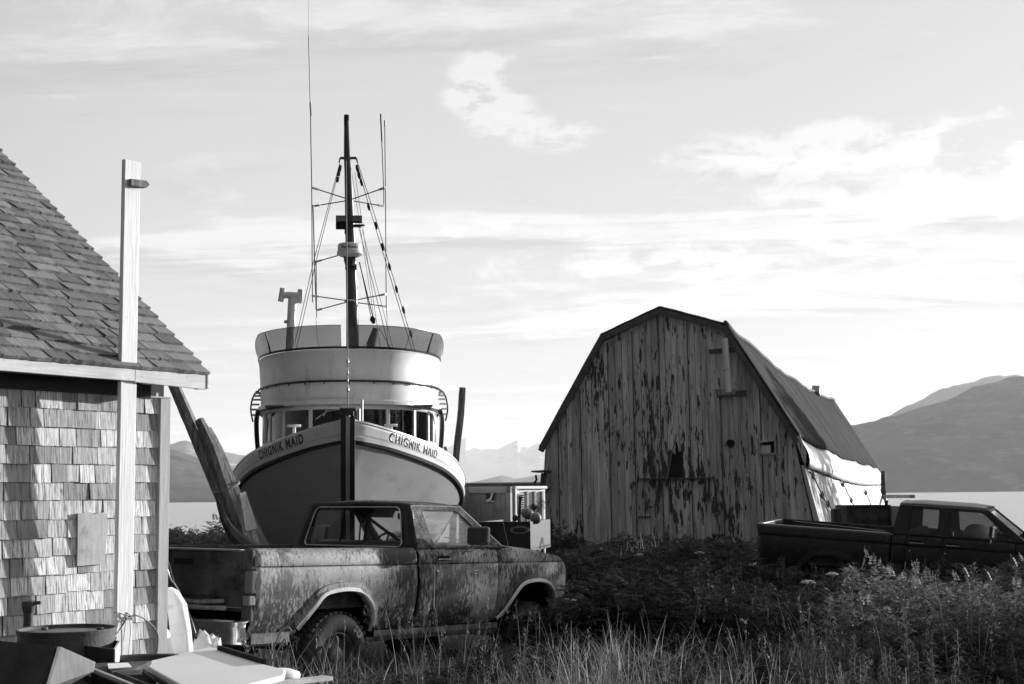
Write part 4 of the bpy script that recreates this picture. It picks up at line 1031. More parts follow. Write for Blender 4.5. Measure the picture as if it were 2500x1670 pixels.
    MB().tube(catmull([(6.3,-2.02,2.5),(6.4,-2.10,2.1),(6.5,-2.15,1.6)],4),.04,6).tube(catmull([(6.2,-2.02,2.3),(6.4,-2.2,1.9),(6.5,-2.25,1.5)],4),.025,6).build('coiled_rope',MT['rope'],t)
    # bow fittings: roller, cleats, rail
    MB().box((.12,0,2.86),(.3,.20,.10)).tube([(.05,-.14,2.92),(.05,.14,2.92)],.05,10).build('bow_roller',MT['boat_dark'],t,bevel=.01)
    MB().tube([(.35,-.24,2.75),(.35,-.24,3.12)],.018,8).tube([(.25,-.18,2.75),(.25,-.18,2.96)],.03,8).build('bow_post',MT['steel'],t)
    MB().tube(catmull([(.2,.1,2.95),(.3,.35,2.92),(.5,.55,2.8)],4),.01,6).tube(catmull([(.2,.1,2.98),(.3,.30,3.02),(.45,.42,2.85)],4),.008,6).build('bow_line',MT['steel'],t)
    for y in (.95,-.75): MB().tube([(1.2,y,2.3),(1.2,y,2.74)],.03,8).tube([(1.2,y-.12,2.72),(1.2,y+.12,2.72)],.022,8).build('bollard',MT['enamel'],t,smooth=True)
    return t,M
BT,BM=boat(); BI=BM.inverted()
def bl(px,py,x):
    """boat-local point seen at (px,py) lying at local x (aft distance)"""
    o=Vector((0,0,CAMZ)); d=at(px,py,10)-o; ol=BI@o; dl=BI.to_3x3()@d; k=(x-ol.x)/dl.x; return ol+dl*k
def rigging():
    t=BT; mx=7.4
    base=bl(862,860,mx); mid=bl(852,560,mx); top=bl(846,283,mx)
    base.z=3.7
    m=MB().tube([base,bl(860,745,mx),bl(856,600,mx),bl(850,420,mx),bl(848,383,mx),top-Vector((0,0,.06)),top],[.15,.135,.115,.085,.08,.055,.05],16)
    m=m.build('mast',MT['mast'],t,smooth=True); 
    MB().tube([top-Vector((0,0,.22)),top+Vector((0,0,.02))],.058,12).build('mast_cap',MT['black'],m)
    # crosstree
    a=bl(830,386,mx);b=bl(870,386,mx); MB().beam(a,b,.05,.05).beam(a,bl(828,398,mx),.03,.03).beam(b,bl(873,398,mx),.03,.03).build('crosstree',MT['mast'],m)
    # forestay from stem head to mast
    s0=Vector((-.05,0,2.98)); s1=bl(845,386,mx-.05)
    f=MB().tube([s0,s1],.011,6).build('forestay',MT['wire'],t)
    for k,r in ((.045,.03),(.075,.018),(.10,.02),(.135,.03)):
        p=s0+(s1-s0)*k; q=s0+(s1-s0)*(k+.02); MB().tube([p,(p+q)/2,q],[r*.6,r,r*.6],8).build('turnbuckle',MT['steel'],f,smooth=True)
    # shrouds
    def stay(pts,r,nm='shroud',mm=MT['wire'],par=t):
        return MB().tube(pts,r,6).build(nm,mm,par)
    for dx in (0,7): stay([bl(829+dx*.3,400,mx),bl(765+dx*.9,640,mx),bl(712+dx,872,mx)],.008)
    for dx in (0,7):
        stay([bl(872+dx*.3,400,mx),bl(900+dx,500,mx),bl(1010+dx,868,mx)],.009)
    for (x,y) in ((829,412),(826,425),(823,440)): MB().tube([bl(x+2,y-8,mx),bl(x,y+5,mx)],.035,8).build('insulator',MT['mast'],t,smooth=True)
    for (x,y) in ((872,412),(876,428),(882,445),(900,505),(918,551),(934,603),(951,651),(968,706),(985,757),(1003,815)): MB().tube([bl(x-2,y-9,mx),bl(x,y,mx),bl(x+2,y+9,mx)],[.02,.034,.02],8).build('block',MT['black'],t,smooth=True)
    for (a,b,r) in (((858,415),(912,770),.006),((866,420),(930,860),.006),((876,555),(955,870),.008),((884,560),(965,872),.006),((877,640),(912,780),.014),((878,640),(905,770),.010),((925,800),(965,870),.008),((905,820),(880,865),.008),((1000,815),(985,870),.008)):
        stay([bl(*a,mx+.2),bl(*b,mx+.2)],r,'rigging_line')
    MB().tube([bl(908,772,mx),bl(910,780,mx),bl(913,790,mx)],[.03,.07,.03],8).build('block',MT['black'],t,smooth=True)
    MB().tube([bl(918,802,mx),bl(908,835,mx),bl(898,868,mx)],[.07,.10,.06],8).build('furled_cloth',MT['rope'],t,smooth=True)
    MB().lathe([(.001,.12),(.12,.08),(.16,0)],14,Matrix.Translation(bl(928,862,mx))).build('searchlight',MT['rope'],t,smooth=True)
    # antenna outriggers
    def arm(cx,cy,ex,ey,dx):
        a=bl(cx,cy,mx); b=bl(ex,ey,mx+dx); o=MB().tube([a,b],.013,6).build('antenna_arm',MT['wire'],t)
        MB().beam(b,b+(a-b).normalized()*.16,.05,.035).build('clamp',MT['steel'],o); return b
    for ex,ey,cy,dx in ((762,458,487,-.5),(768,503,489,.6),(940,458,489,-.5),(936,503,489,.6),(762,722,735,-.5),(775,757,735,.6),(942,718,735,-.5),(943,748,737,.6),(769,640,615,0)):
        arm(852 if cy<500 else 856,cy,ex,ey,dx)
    ant=[([(752,-60),(753,90)],.004),([(753,88),(757,255)],.008),([(757,250),(759,283)],.018),([(758,283),(761,458),(762,620),(763,738)],.012),([(764,500),(768,640),(772,757)],.014),([(772,640),(773,775)],.010),
         ([(929,278),(932,345)],.018),([(932,345),(937,470),(937,500)],.011),([(939,296),(941,460),(942,640),(943,752)],.011),([(940,294),(940,306)],.020),([(943,752),(945,775)],.007)]
    for P,r in ant: MB().tube([bl(x,y,mx-.45) for x,y in P],r,6).build('whip_antenna',MT['wire'] if r>.006 else MT['steel'],t)
    stay([bl(771,775,mx),bl(775,830,mx),bl(784,862,mx)],.005,'antenna_cable'); stay([bl(945,775,mx),bl(946,868,mx)],.005,'antenna_cable')
    # floodlights
    for (x0,x1,y0,y1) in ((820,846,527,544),(858,884,527,544)):
        a=bl((x0+x1)/2,(y0+y1)/2,mx-.25); w=(x1-x0)/2500*36/50*a.x*0+ (bl(x1,y0,mx-.25)-bl(x0,y0,mx-.25)).length; h=(bl(x0,y0,mx-.25)-bl(x0,y1,mx-.25)).length
        f=MB().box((0,0,0),(.14,w,h)).build('floodlight',MT['black'],t,bevel=.015); f.location=a
        MB().box((-.075,0,0),(.01,w*.86,h*.72)).build('lens',MT['lamp'],f)
    a=bl(833,552,mx-.1); MB().box(a,(.16,.24,.13)).build('floodlight',MT['black'],t,bevel=.012)
    a=bl(855,552,mx-.1); MB().box(a,(.10,.50,.05)).box(a+Vector((0,-.2,.02)),(.1,.24,.03)).box(bl(852,566,mx),(.1,.2,.1)).build('light_bracket',MT['mast'],t,bevel=.006)
    # radar dome with its lettering
    c=bl(854,628,mx-.35)
    r=bpy.data.objects.new('radar',None); link(r,t); r.location=c; r.empty_display_size=.05
    MB().lathe([(.001,.0),(.16,.0),(.22,.02),(.285,.06),(.29,.075),(.275,.085),(.27,.10),(.285,.11),(.285,.115),(.27,.12),(.265,.27),(.25,.29),(.20,.305),(.001,.31)],40).build('radar_dome',MT['boat_white'],r,smooth=True,angle=30)
    MB().box((.1,0,-.02),(.35,.26,.05)).lathe([(.14,-.04),(.10,-.17),(.001,-.17)],12,Matrix.Translation((.12,0,0))).build('radar_bracket',MT['mast'],r)
    me=text_mesh('Raytheon',.105,.0025,0.001); co=[v.co.copy() for v in me.vertices]; wx=max(v.x for v in co)
    for v in me.vertices:
        a=(v.co.x/wx-.5)*1.45; rr=.2685; v.co=Vector((-rr*math.cos(a),-rr*math.sin(a),.165+v.co.y*.9))
    me.materials.append(MT['print_dark']); link(bpy.data.objects.new('radar_lettering',me),r)
    MB().box(bl(857,652,mx-.12),(.1,.26,.13)).build('junction_box',MT['mast'],t,bevel=.01)
    MB().lathe([(.001,.03),(.15,.02),(.15,-.02),(.001,-.03)],14,Matrix.Translation(bl(857,735,mx))).build('mast_collar',MT['steel'],t)
    # exhaust stack with tee head
    a=bl(703,862,mx); b=bl(714,725,mx); a.z=3.7
    e=MB().tube([a,b],.095,18).build('exhaust_stack',MT['zinc'],t,smooth=True,angle=40)
    c=bl(712,722,mx); MB().tube([bl(690,720,mx),bl(733,722,mx)],.075,14).build('tee_pipe',MT['zinc'],e,smooth=True,angle=40)
    MB().tube([bl(691,704,mx),bl(685,736,mx)],.065,14).build('tee_pipe',MT['zinc'],e,smooth=True,angle=40); MB().tube([bl(734,707,mx),bl(731,740,mx)],.065,14).build('tee_pipe',MT['zinc'],e,smooth=True,angle=40)
    MB().tube([bl(705,782,mx)-Vector((0,0,0)),bl(705.6,788,mx)],.11,18).build('pipe_clamp',MT['steel'],e,smooth=True,angle=40)
rigging()
# ================================================================ PILINGS leaning beside the boat
def piling(name,label,pts,r,group=None,seg=7,m=None):
    P=catmull([Vector(p) for p in pts],6); n=len(P); rr=[interp(i/(n-1),r) for i in range(n)]
    rg=random.Random(len(label)); mb=MB().tube(P,rr,seg)
    v=[]
    for i,p in enumerate(mb.v):
        a=i%seg; k=1+.06*math.sin(a*2.3+i//seg*.2)+rg.uniform(-.03,.03)
        c=P[i//seg] if i//seg<n else P[-1]; v.append(tuple(c+(Vector(p)-c)*k))
    mb.v=v
    o=mb.build(name,m or MT['log'],smooth=True,angle=32); return tag(o,label,'piling',group)
piling('wood_piling','longest grey timber pile leaning left against the boat, its top behind the shed eave',[at(625,1400,22.2),at(578,1295,22.1),at(538,1205,22.),at(483,1075,22.),at(431,955,22.),at(410,905,22.)],[(0,.13),(.25,.115),(.6,.10),(1,.09)])
piling('wood_piling','middle timber pile of the leaning bundle with a rounded upper end',[at(622,1400,22.0),at(586,1290,22.),at(555,1203,21.95),at(520,1098,21.9),at(492,1036,21.9),at(486,1022,21.9)],[(0,.12),(.5,.10),(.93,.075),(1,.03)])
piling('wood_piling','shortest timber pile of the leaning bundle, nearest the hull',[at(640,1400,22.2),at(605,1290,22.2),at(574,1205,22.15),at(534,1105,22.1),at(512,1058,22.1),at(505,1046,22.1)],[(0,.11),(.5,.09),(.92,.07),(1,.03)])
o=MB().tube(catmull([at(522,1204,21.75),at(545,1200,21.65),at(567,1190,21.7),at(583,1180,21.9),at(575,1176,22.4),at(530,1190,22.4),at(522,1204,21.75)],5),.018,6).build('rope',MT['rope'],smooth=True); tag(o,'rope lashed round the leaning timber piles','rope')
piling('root_flare','dark splayed butt of driftwood at the foot of the leaning piles',[at(532,1225,21.7),at(548,1270,21.7),at(570,1305,21.7),at(605,1335,21.7),at(680,1370,21.8)],[(0,.03),(.4,.08),(.7,.12),(1,.10)],m=MT['panel_dark'])
piling('mooring_pile','single upright dark pile rising to the right of the boat',[at(1104,1330,38),at(1113,1125,38),at(1124,1020,38),at(1129,946,38)],[(0,.10),(1,.085)])
o=slab([at(585,1205,21.75),at(600,1199,21.85),at(629,1290,21.75),at(600,1298,21.65)],.05,'sunlit_patch_slab',MT['ply'],None,.008,inward=(0,1,0)); tag(o,'pale slab added as a painted sunlit wedge at the foot of the leaning piles','wedge')  # slab added to paint the lit patch at the log foot
# ================================================================ BARN
BRM=poseM(18.323,(7.44,37.019,-.012),.79,-.65)
def barn():
    t=thing('gambrel_barn','old gambrel-roofed barn with peeling vertical boards and a bright metal eave strip','barn',mat=BRM)
    out=[(-.414,0.),(.116,2.90),(1.796,5.80),(3.516,6.38),(5.14,5.70),(6.879,2.82),(7.12,0.)]
    def yright(z): return interp(z,[(0,-.414),(2.9,.116)])
    top=[(-.414,.0),(.116,2.90),(1.796,5.80),(3.516,6.38),(5.14,5.70),(6.879,2.82),(7.12,.05)]
    def ztop(y): return interp(y,top)
    rg=random.Random(3); y=-.44
    while y<7.13:
        w=rg.choice([.14,.15,.17,.18,.2]); y1=min(y+w,7.14)
        if 7.14-y1<.06: y1=7.14
        ys=[y+.004]+[p[0] for p in top if y+.01<p[0]<y1-.01]+[y1-.004]
        pr_o=rg.uniform(0,.012)
        zb=-.45
        poly=[(-pr_o-.025,a,ztop(a)-.03 if ztop(a)>.1 else .08) for a in ys]
        if y<-.3: zb=-.45
        poly=[(-pr_o-.025,ys[0],zb+rg.uniform(-.0,.0))]+poly+[(-pr_o-.025,ys[-1],zb)]
        MB().prism(poly,(.03,0,0)).build('plank',MT['barn_wood'],t)
        y=y1
    # batten strips over the wide joints
    for yb in (.95,2.0,2.83,3.62,4.35,5.05,5.85,6.5):
        zt=ztop(yb)-.06; MB().box((-.040,yb,zt/2-.2),(.012,.028,zt+.3)).build('batten',MT['barn_trim'],t)
    # interior dark backing
    MB().prism([(.02,a,b) for a,b in out[::-1]],(.02,0,0)).build('front_framing',MT['black'],t)
    Lb=28.
    MB().prism([(Lb,a,b) for a,b in out],(.05,0,0)).build('back_wall',MT['barn_wood'],t)
    # roof planes
    nx=60
    sag=lambda x,k: (-.35*math.sin(math.pi*min(1,x/Lb))*k) + .04*math.sin(x*.83+k*3+.8*math.sin(x*.31))+.018*math.sin(x*1.9+1+1.3*math.sin(x*.7))
    def plane(name,P,Q,m,k0=1,k1=1,nv=10,th=.07,x0=-.22,x1=Lb+.1,lab=None):
        rows=[]
        for i in range(nx+1):
            x=x0+(x1-x0)*i/nx; row=[]
            for j in range(nv+1):
                f=j/nv; y=P[0]+(Q[0]-P[0])*f; z=P[1]+(Q[1]-P[1])*f
                z+=sag(x,k0+(k1-k0)*f)*(.9) + .010*math.sin(x*3.1+f*9+2*math.sin(x*.6))*math.sin(f*7)
                row.append((x,y,z))
            rows.append(row)
        o=MB().grid(rows).build(name,m,t,smooth=True,solid=th); 
        if lab: o['label']=lab
        return o
    R_=(1.77,5.90); E_=(-.02,2.88)
    plane('roof_slope',R_,E_,MT['barn_roof'],1.0,.35,lab='long mossy lower slope facing right')
    plane('roof_slope',(3.516,6.47),R_,MT['barn_roof'],1.,1.)
    plane('roof_slope',(3.516,6.47),(5.18,5.80),MT['barn_roof'],1,1)
    plane('roof_slope',(5.16,5.80),(6.98,2.78),MT['barn_roof'],1,.4)
    # edge roll along the right break
    P=[]
    for i in range(61):
        x=-.25+(Lb+.4)*i/60; P.append((x,R_[0]-.02,R_[1]+.05+sag(x,1)*.9))
    MB().tube(P,.055,8).build('ridge_roll',MT['barn_trim'],t,smooth=True)
    MB().box((20.5,1.7,5.78),(.5,.3,.25),(.1,.3,0)).build('loose_flashing',MT['zinc'],t)
    # barge boards on the gable
    B=[(-.06,2.80),(1.75,5.88),(3.516,6.46),(5.20,5.80),(7.02,2.76)]
    for (a,b) in zip(B,B[1:]):
        MB().beam((-.235,a[0],a[1]-.07),(-.235,b[0],b[1]-.07),.05,.20,up=(1,0,0)).mesh
        d=Vector((0,b[0]-a[0],b[1]-a[1])).normalized(); nn=Vector((0,-d.z,d.y)); nn=nn if nn.z>0 else -nn
        A1=Vector((-.26,a[0],a[1]));B1=Vector((-.26,b[0],b[1]))
        MB().prism([A1,B1,B1-nn*.15,A1-nn*.15],(.04,0,0)).build('barge_board',MT['barn_trim'],t,bevel=.006)
        MB().prism([A1+Vector((.04,0,0))-nn*.05,B1+Vector((.04,0,0))-nn*.05,B1-nn*.11+Vector((.04,0,0)),A1-nn*.11+Vector((.04,0,0))],(.20,0,0)).build('verge_soffit',MT['barn_trim'],t)
    # right side wall: dark framing, ribbed siding panels leaning outwards, bright metal strip under the eave
    def lean(x): return interp(x,[(0,0),(28,.35)])
    pw=.56; x=0.; k=0
    while x<Lb:
        w=pw*(1+.0*k) ; w=.56 if x<16 else 1.1
        y0=yright(2.1)-.02-lean(x)*0; yb=-.66-.2*(x/28)
        z1=2.12-.2*math.sin(math.pi*min(1,x/Lb))-.035*x*.0
        pj=rg.uniform(0,.014)
        P=[(x+.025,y0-.10-pj,z1),(x+w-.03,y0-.10-pj,z1),(x+w-.03,yb-pj,-.5),(x+.025,yb-pj,-.5)]
        MB().prism(P,(0,.025,0)).build('siding_panel',MT['side_panel'] if x>0 else MT['barn_wood'],t); x+=w; k+=1
    rows=[]
    for i in range(71):
        xx=-.05+(Lb+.05)*i/70; row=[]; zt=2.86+sag(xx,.35)*.9; zb=2.12-.2*math.sin(math.pi*min(1,xx/Lb))-.03
        for j in range(9):
            f=j/8; yy=.02-.27*math.sin(f*math.pi*.62)-.03*math.sin(xx*2.2+f*4)*f; row.append((xx,yy-.03*f,zt+(zb-zt)*f))
        rows.append(row)
    MB().grid(rows).build('eave_flashing',MT['zinc'],t,smooth=True,solid=.01)['label']='bright metal strip below the right eave'
    MB().grid([[(x,.08,2.3),(x,-.08,1.2),(x,-.30,-.5)] for x in (0.05,14,28)]).build('side_framing',MT['black'],t,solid=.02)
    MB().prism([(-.03,-.16,2.12),(-.03,.116,2.95),(-.03,-.05,2.95),(-.03,-.20,2.5)],(.04,0,0)).build('corner_filler',MT['barn_wood'],t)
    MB().prism([(-.05,-.46,-.4),(-.05,-.40,.3),(-.05,-.05,2.15),(-.05,-.13,2.15),(-.05,-.72,-.4)],(.06,0,0)).build('corner_board',MT['barn_wood'],t)
    return t
BRN=barn(); BRI=BRM.inverted()
def br(px,py,x=-.05):
    o=Vector((0,0,CAMZ)); d=at(px,py,10)-o; ol=BRI@o; dl=BRI.to_3x3()@d; k=(x-ol.x)/dl.x; return ol+dl*k
def barn_bits():
    t=BRN
    a=br(1557,1170,-.12);b=br(1740,1167,-.12); MB().beam(a,b,.16,.04).build('shelf_board',MT['barn_trim'],t,bevel=.004)
    for px in (1590,1710): MB().beam(br(px,1174,-.05),br(px,1183,-.05),.03,.12).build('shelf_bracket',MT['barn_trim'],t)
    MB().prism([br(*q,-.048) for q in ((1634,1166),(1634,1128),(1641,1100),(1648,1112),(1652,1076),(1658,1104),(1666,1098),(1668,1166))],(-.004,0,0)).build('rotted_opening',MT['black'],t)
    # pipe hole and stub
    c=br(1784,1083,-.05); MB().lathe([(.001,.0),(.085,0),(.10,.01),(.105,-.12)],20,Matrix.Translation(c)@Matrix.Rotation(R(-90),4,'Y')@Matrix.Translation((0,0,.10))).build('vent_pipe',MT['black'],t,smooth=True,angle=40)
    # framed vent box
    for (x0,y0,x1,y1) in ((1858,1077,1858,1112),(1893,1077,1893,1108),(1858,1078,1894,1074),(1858,1110,1896,1107)):
        MB().beam(br(x0,y0,-.08),br(x1,y1,-.08),.05,.07,up=(1,0,0)).build('vent_frame',MT['barn_wood'],t,bevel=.004)
    MB().prism([br(1862,1080,-.05),br(1890,1077,-.05),br(1890,1106,-.05),br(1862,1108,-.05)],(-.01,0,0)).build('vent_opening',MT['black'],t)
    MB().prism([br(1860,1088,-.10),br(1882,1087,-.10),br(1882,1107,-.10),br(1860,1108,-.10)],(-.06,0,0)).build('meter_box',MT['side_panel'],t,bevel=.01)
    # upper right: pale pipe on boards
    MB().prism([br(1731,808,-.045),br(1768,822,-.045),br(1800,860,-.045),br(1800,950,-.045),br(1735,950,-.045)],(-.02,0,0)).build('patch_board',MT['barn_wood'],t)
    MB().beam(br(1731,859,-.12),br(1812,852,-.12),.05,.12).build('cross_board',MT['barn_trim'],t,bevel=.004)
    MB().beam(br(1752,967,-.14),br(1820,964,-.14),.20,.05).build('shelf_board',MT['barn_trim'],t,bevel=.004)
    MB().prism([br(1795,955,-.06),br(1822,952,-.06),br(1822,966,-.06),br(1795,967,-.06)],(-.03,0,0)).build('bracket_board',MT['barn_trim'],t)
    p=MB().tube([br(1769,826,-.26),br(1779,958,-.24)],.085,18).build('stove_pipe',MT['zinc'],t,smooth=True,angle=40)
    MB().tube([br(1773.5,902,-.25),br(1774.5,905,-.25)],.094,18).build('pipe_seam',MT['steel'],p)
    for (x0,y0,x1,y1) in ((1557,1262,1588,1262),(1575,1238,1592,1238)): MB().beam(br(x0,y0,-.06),br(x1,y1,-.06),.03,.04).build('cleat',MT['barn_trim'],t)
    o=MB().tube(catmull([BRM@br(1652,1060,-.12),BRM@br(1642,1100,-.2),BRM@br(1632,1150,-.25),BRM@br(1622,1182,-.26)],5),.014,6).build('rope',MT['rope'],smooth=True); tag(o,'thin rope hanging slantwise across the barn gable','rope')
    # shelf thing at left corner
    s=MB().beam(br(1306,1152,-.3),br(1340,1150,-.3),.7,.04).beam(br(1328,1155,-.1),br(1322,1210,-.1),.12,.12).beam(br(1320,1215,-.1),br(1345,1190,-.1),.04,.04).build('platform',MT['barn_trim'],t,bevel=.004)
    MB().tube([br(1308,1160,-.3),br(1310,1172,-.3),br(1304,1180,-.3)],.03,6).build('hook',MT['black'],t)
barn_bits()
def bside(x,z,out=.12):
    y=interp(z,[(-.3,-.70),(2.1,-.05)]); return BRM@Vector((x,y-out,z))
def float_line(label,x0,x1,z0,z1,nf,cat='float line'):
    P=[bside(x0+(x1-x0)*k/8,z0+(z1-z0)*k/8+.12*math.sin(k*1.7),.12) for k in range(9)]
    o=MB().tube(catmull(P,5),.022,6)
    for k in range(nf):
        f=(k+.5)/nf; i=min(7,int(f*8)); p=Vector(P[i]).lerp(Vector(P[i+1]),f*8-i)
        o.tube([p+Vector((0,0,.10)),p,p-Vector((0,0,.10))],[.02,.065,.02],7)
    tag(o.build('float_line',MT['rope'],smooth=True),label,cat)
float_line('knotted line with cork floats draped down the left end of the barn side',.6,4.6,2.0,.2,5)
float_line('knotted line with floats down the middle of the barn side, starting at the bright siding',8.5,14.,1.9,.1,5)
float_line('thin float line hanging on the far bright end of the barn side',17,20,1.7,.2,4)
o=MB().beam(at(2150,1212,62),at(2228,1212,60),.25,.14).build('beam',MT['log']); tag(o,'horizontal timber sticking out past the far corner of the barn','beam')
piling('mooring_pile','dark pile against the far right corner of the barn',[at(2158,1250,62),at(2157,1200,62),at(2156,1150,62)],[(0,.13),(1,.09)],m=MT['panel_dark'])
# ================================================================ container, tailgate trailer, floats
def container():
    Y=30.5; a=at(1140,1189,Y); b=at(1249,1187,Y-.5); h=2.05
    d=(b-a); d.z=0; L=d.length; d.normalize(); nrm_=Vector((d.y,-d.x,0))   # towards the camera
    n2=Vector((-d.y,d.x,0)); zt=a.z
    M=Matrix(((d.x,n2.x,0,a.x),(d.y,n2.y,0,a.y),(0,0,1,zt-h),(0,0,0,1)))
    t=thing('shipping_container','grey shipping container end carrying a black and white wave logo, left of the barn','container',mat=M)
    MB().box((L/2,.7,h/2),(L-.06,1.3,h-.06)).build('box',MT['container'],t)
    n=22; rows=[[],[]]
    for i in range(n+1):
        x=.06+(L-.12)*i/n; y=-.015 if (i%3) else -.002
        rows[0].append((x,y-.01,.12)); rows[1].append((x,y-.01,h-.14))
    MB().grid(rows).build('ribbed_end',MT['container'],t)
    for q in (((L/2,-.02,h-.07),(L,.10,.14)),((L/2,-.02,.07),(L,.10,.14)),((.05,-.02,h/2),(.1,.1,h)),((L-.05,-.02,h/2),(.1,.1,h))): MB().box(*q).build('frame',MT['container'],t,bevel=.01)
    def P(px,py,o=-.05):
        e=Vector((0,0,CAMZ)); dd=at(px,py,10)-e; I=M.inverted(); ol=I@e; dl=I.to_3x3()@dd; k=(o-ol.y)/dl.y; return ol+dl*k
    MB().prism([P(1187,1198),P(1206,1197),P(1206,1222),P(1187,1222)],(0,-.006,0)).build('logo_panel',MT['print_dark'],t)
    c=[P(1209,1198,-.06),P(1202,1200,-.06),P(1199,1208,-.06),P(1196,1216,-.06),P(1187,1221,-.06),P(1187,1224,-.06),P(1199,1221,-.06),P(1202,1212,-.06),P(1205,1204,-.06),P(1209,1202,-.06)]
    MB().prism(c,(0,-.006,0)).build('logo_wave',MT['print_white'],t)
    MB().prism([P(1190,1222.5,-.06),P(1207,1222.5,-.06),P(1207,1224.5,-.06),P(1190,1224.5,-.06)],(0,-.006,0)).build('logo_bar',MT['print_white'],t)
    for k,py in enumerate((1234,1241,1248,1256)):
        MB().prism([P(1193,py,-.06),P(1204,py,-.06),P(1204,py+4,-.06),P(1193,py+4,-.06)],(0,-.004,0)).build('faded_marking',MT['print_pale'],t)
    # white container side standing to its right, going away
    a2=at(1252,1187,30.1); 
    t2=thing('shipping_container','bright white ribbed container side with a louvre, between the grey container and the barn','container',(a2.x,a2.y,a2.z-h),R(52))
    MB().box((.57,.7,h/2),(1.12,1.4,h-.04)).build('box',MT['container_white'],t2)
    for k in range(3): MB().box((.44+k*.27,-.03,h/2-.03),(.075,.05,h-.16)).build('rib',MT['container'],t2,bevel=.01)
    MB().box((.57,-.02,h-.03),(1.14,.08,.06)).box((.03,-.02,h/2),(.06,.08,h)).build('frame',MT['container_white'],t2,bevel=.01)
    lv=MB().box((.22,-.04,h-.36),(.18,.03,.42)).build('louvre_frame',MT['side_panel'],t2)
    for k in range(8): MB().box((.22,-.06,h-.53+k*.048),(.15,.02,.022),(.5,0,0)).build('slat',MT['barn_trim'],lv)
    # pale flat-topped trailer further back, seen as a strip above
    a3=at(1140,1179,52); b3=at(1322,1179,52)
    t3=thing('trailer','long pale trailer standing behind the containers, only its top edge showing','trailer',(a3.x,a3.y,a3.z-3.2))
    MB().box(((b3.x-a3.x)/2,1.2,1.6+.2),((b3.x-a3.x)+.6,2.4,2.8)).build('box',MT['side_panel'],t3)
    MB().box(((b3.x-a3.x)/2,1.2,3.18),((b3.x-a3.x)+.7,2.5,.05)).build('roof_edge',MT['container_white'],t3)
container()
def bed_trailer():
    c=at(1165,1275,27.2); d=at(1295,1266,27.0); L=(d-c).length; ang=math.atan2(d.y-c.y,d.x-c.x)
    z=c.z-.32
    t=thing('bed_trailer','black pickup-bed trailer with an oval badge on its tailgate, behind the streaked pickup bonnet','trailer',(c.x,c.y,z-.55),ang)
    MB().box((L/2,.03,.60),(L,.05,.56)).build('tailgate',MT['truck_dark'],t,bevel=.02)
    MB().box((L/2,.0,.86),(L-.1,.03,.04)).build('tailgate_rail',MT['truck_dark'],t,bevel=.01)
    e=[( .19*math.cos(k*math.pi/12),0,.075*math.sin(k*math.pi/12)) for k in range(24)]
    bd=MB().prism([(L*.80+x,-.005,.72+zz) for x,y,zz in e],(0,-.02,0)).build('badge',MT['letter_grey'],t)
    MB().prism([(L*.80+x*.72,-.03,.72+zz*.6) for x,y,zz in e],(0,-.008,0)).build('badge_field',MT['truck_dark'],bd)
    for x in (.03,L-.03): MB().box((x,1.1,.60),(.06,2.2,.56)).build('bed_side',MT['truck_dark'],t,bevel=.02)
    MB().box((L/2,1.1,.35),(L,2.2,.06)).build('bed_floor',MT['truck_dark'],t)
    for x in (.1,L-.1):
        w=MB().lathe([(.2,-.1),(.33,-.1),(.36,-.06),(.36,.06),(.33,.1),(.2,.1)],20,Matrix.Translation((x,1.2,.22))@Matrix.Rotation(R(90),4,'Y')).build('wheel',MT['rubber'],t,smooth=True)
bed_trailer()
def egg(name,label,cat,c,r,m,sx=1.,sz=1.,seed=0):
    o=MB().lathe([(.001,-1)]+[(math.cos(a),math.sin(a)) for a in [R(-80+10*i) for i in range(17)]]+[(.001,1)],20,Matrix.Translation(c)@Matrix.Rotation(.5+seed,4,'Y')@Matrix.Diagonal((r*sx,r,r*sz,1))).build(name,m,smooth=True); return tag(o,label,cat)
egg('net_float','grey round float sitting behind the black trailer beside the white container','float',at(1288,1254,27.6),.125,MT['buoy'],1.1,.85)
egg('net_float','grey round float nearest the barn corner, lower than its neighbour','float',at(1308,1265,27.4),.115,MT['buoy'],1.0,.95,.6)
egg('net_float','small dark float at the left foot of the mooring post behind the black trailer','float',at(1258,1265,27.5),.06,MT['rubber'])
piling('mooring_post','short dark post standing in front of the white container',[at(1267,1285,28),at(1269,1240,28),at(1271,1212,28)],[(0,.038),(.8,.034),(1,.05)],m=MT['truck_dark'])
o=slab([at(1290,1266,28.2),at(1318,1285,28.3),at(1322,1345,28.3),at(1296,1345,28.2)],.06,'leaning_board',MT['container_white'],None,.01); tag(o,'white upright panel wedged between the black trailer and the barn','panel')
# dark crate and bin in front of the barn's far side
def crate():
    a=at(2067,1234,27.5); b=at(2171,1234,27.5); w=(b-a).length; z=a.z; h=1.1
    t=thing('steel_crate','large dark steel crate standing behind the black extended-cab pickup','crate',(a.x,a.y,z-h))
    MB().box((w/2,.5,h/2),(w,1.0,h)).build('body',MT['panel_dark'],t,bevel=.01)
    MB().box((w/2,.0,h-.02),(w+.04,.04,.05)).build('rim',MT['truck_dark'],t)
    MB().box((w+.09,.3,h/2-.02),(.15,.8,h)).build('side_locker',MT['container'],t,bevel=.01)
    MB().tube([(w-.06,-.02,h-.05),(w-.06,-.02,h+.09)],.035,8).build('lifting_lug',MT['truck_dark'],t)
crate()
o=MB().prism([at(2036,1243,27.2),at(2053,1240,27.2),at(2062,1320,27.2),at(2040,1322,27.2)],(0,.3,0)).build('metal_sheet',MT['panel_dark'],bevel=.01); tag(o,'narrow dark metal sheet leaning left of the steel crate','metal sheet')
c=at(2410,1312,21.3); egg('white_float','round white net float standing inside the black extended-cab pickup window','float',c+Vector((0,.35,0)),.20,MT['enamel'],1.2,.9)
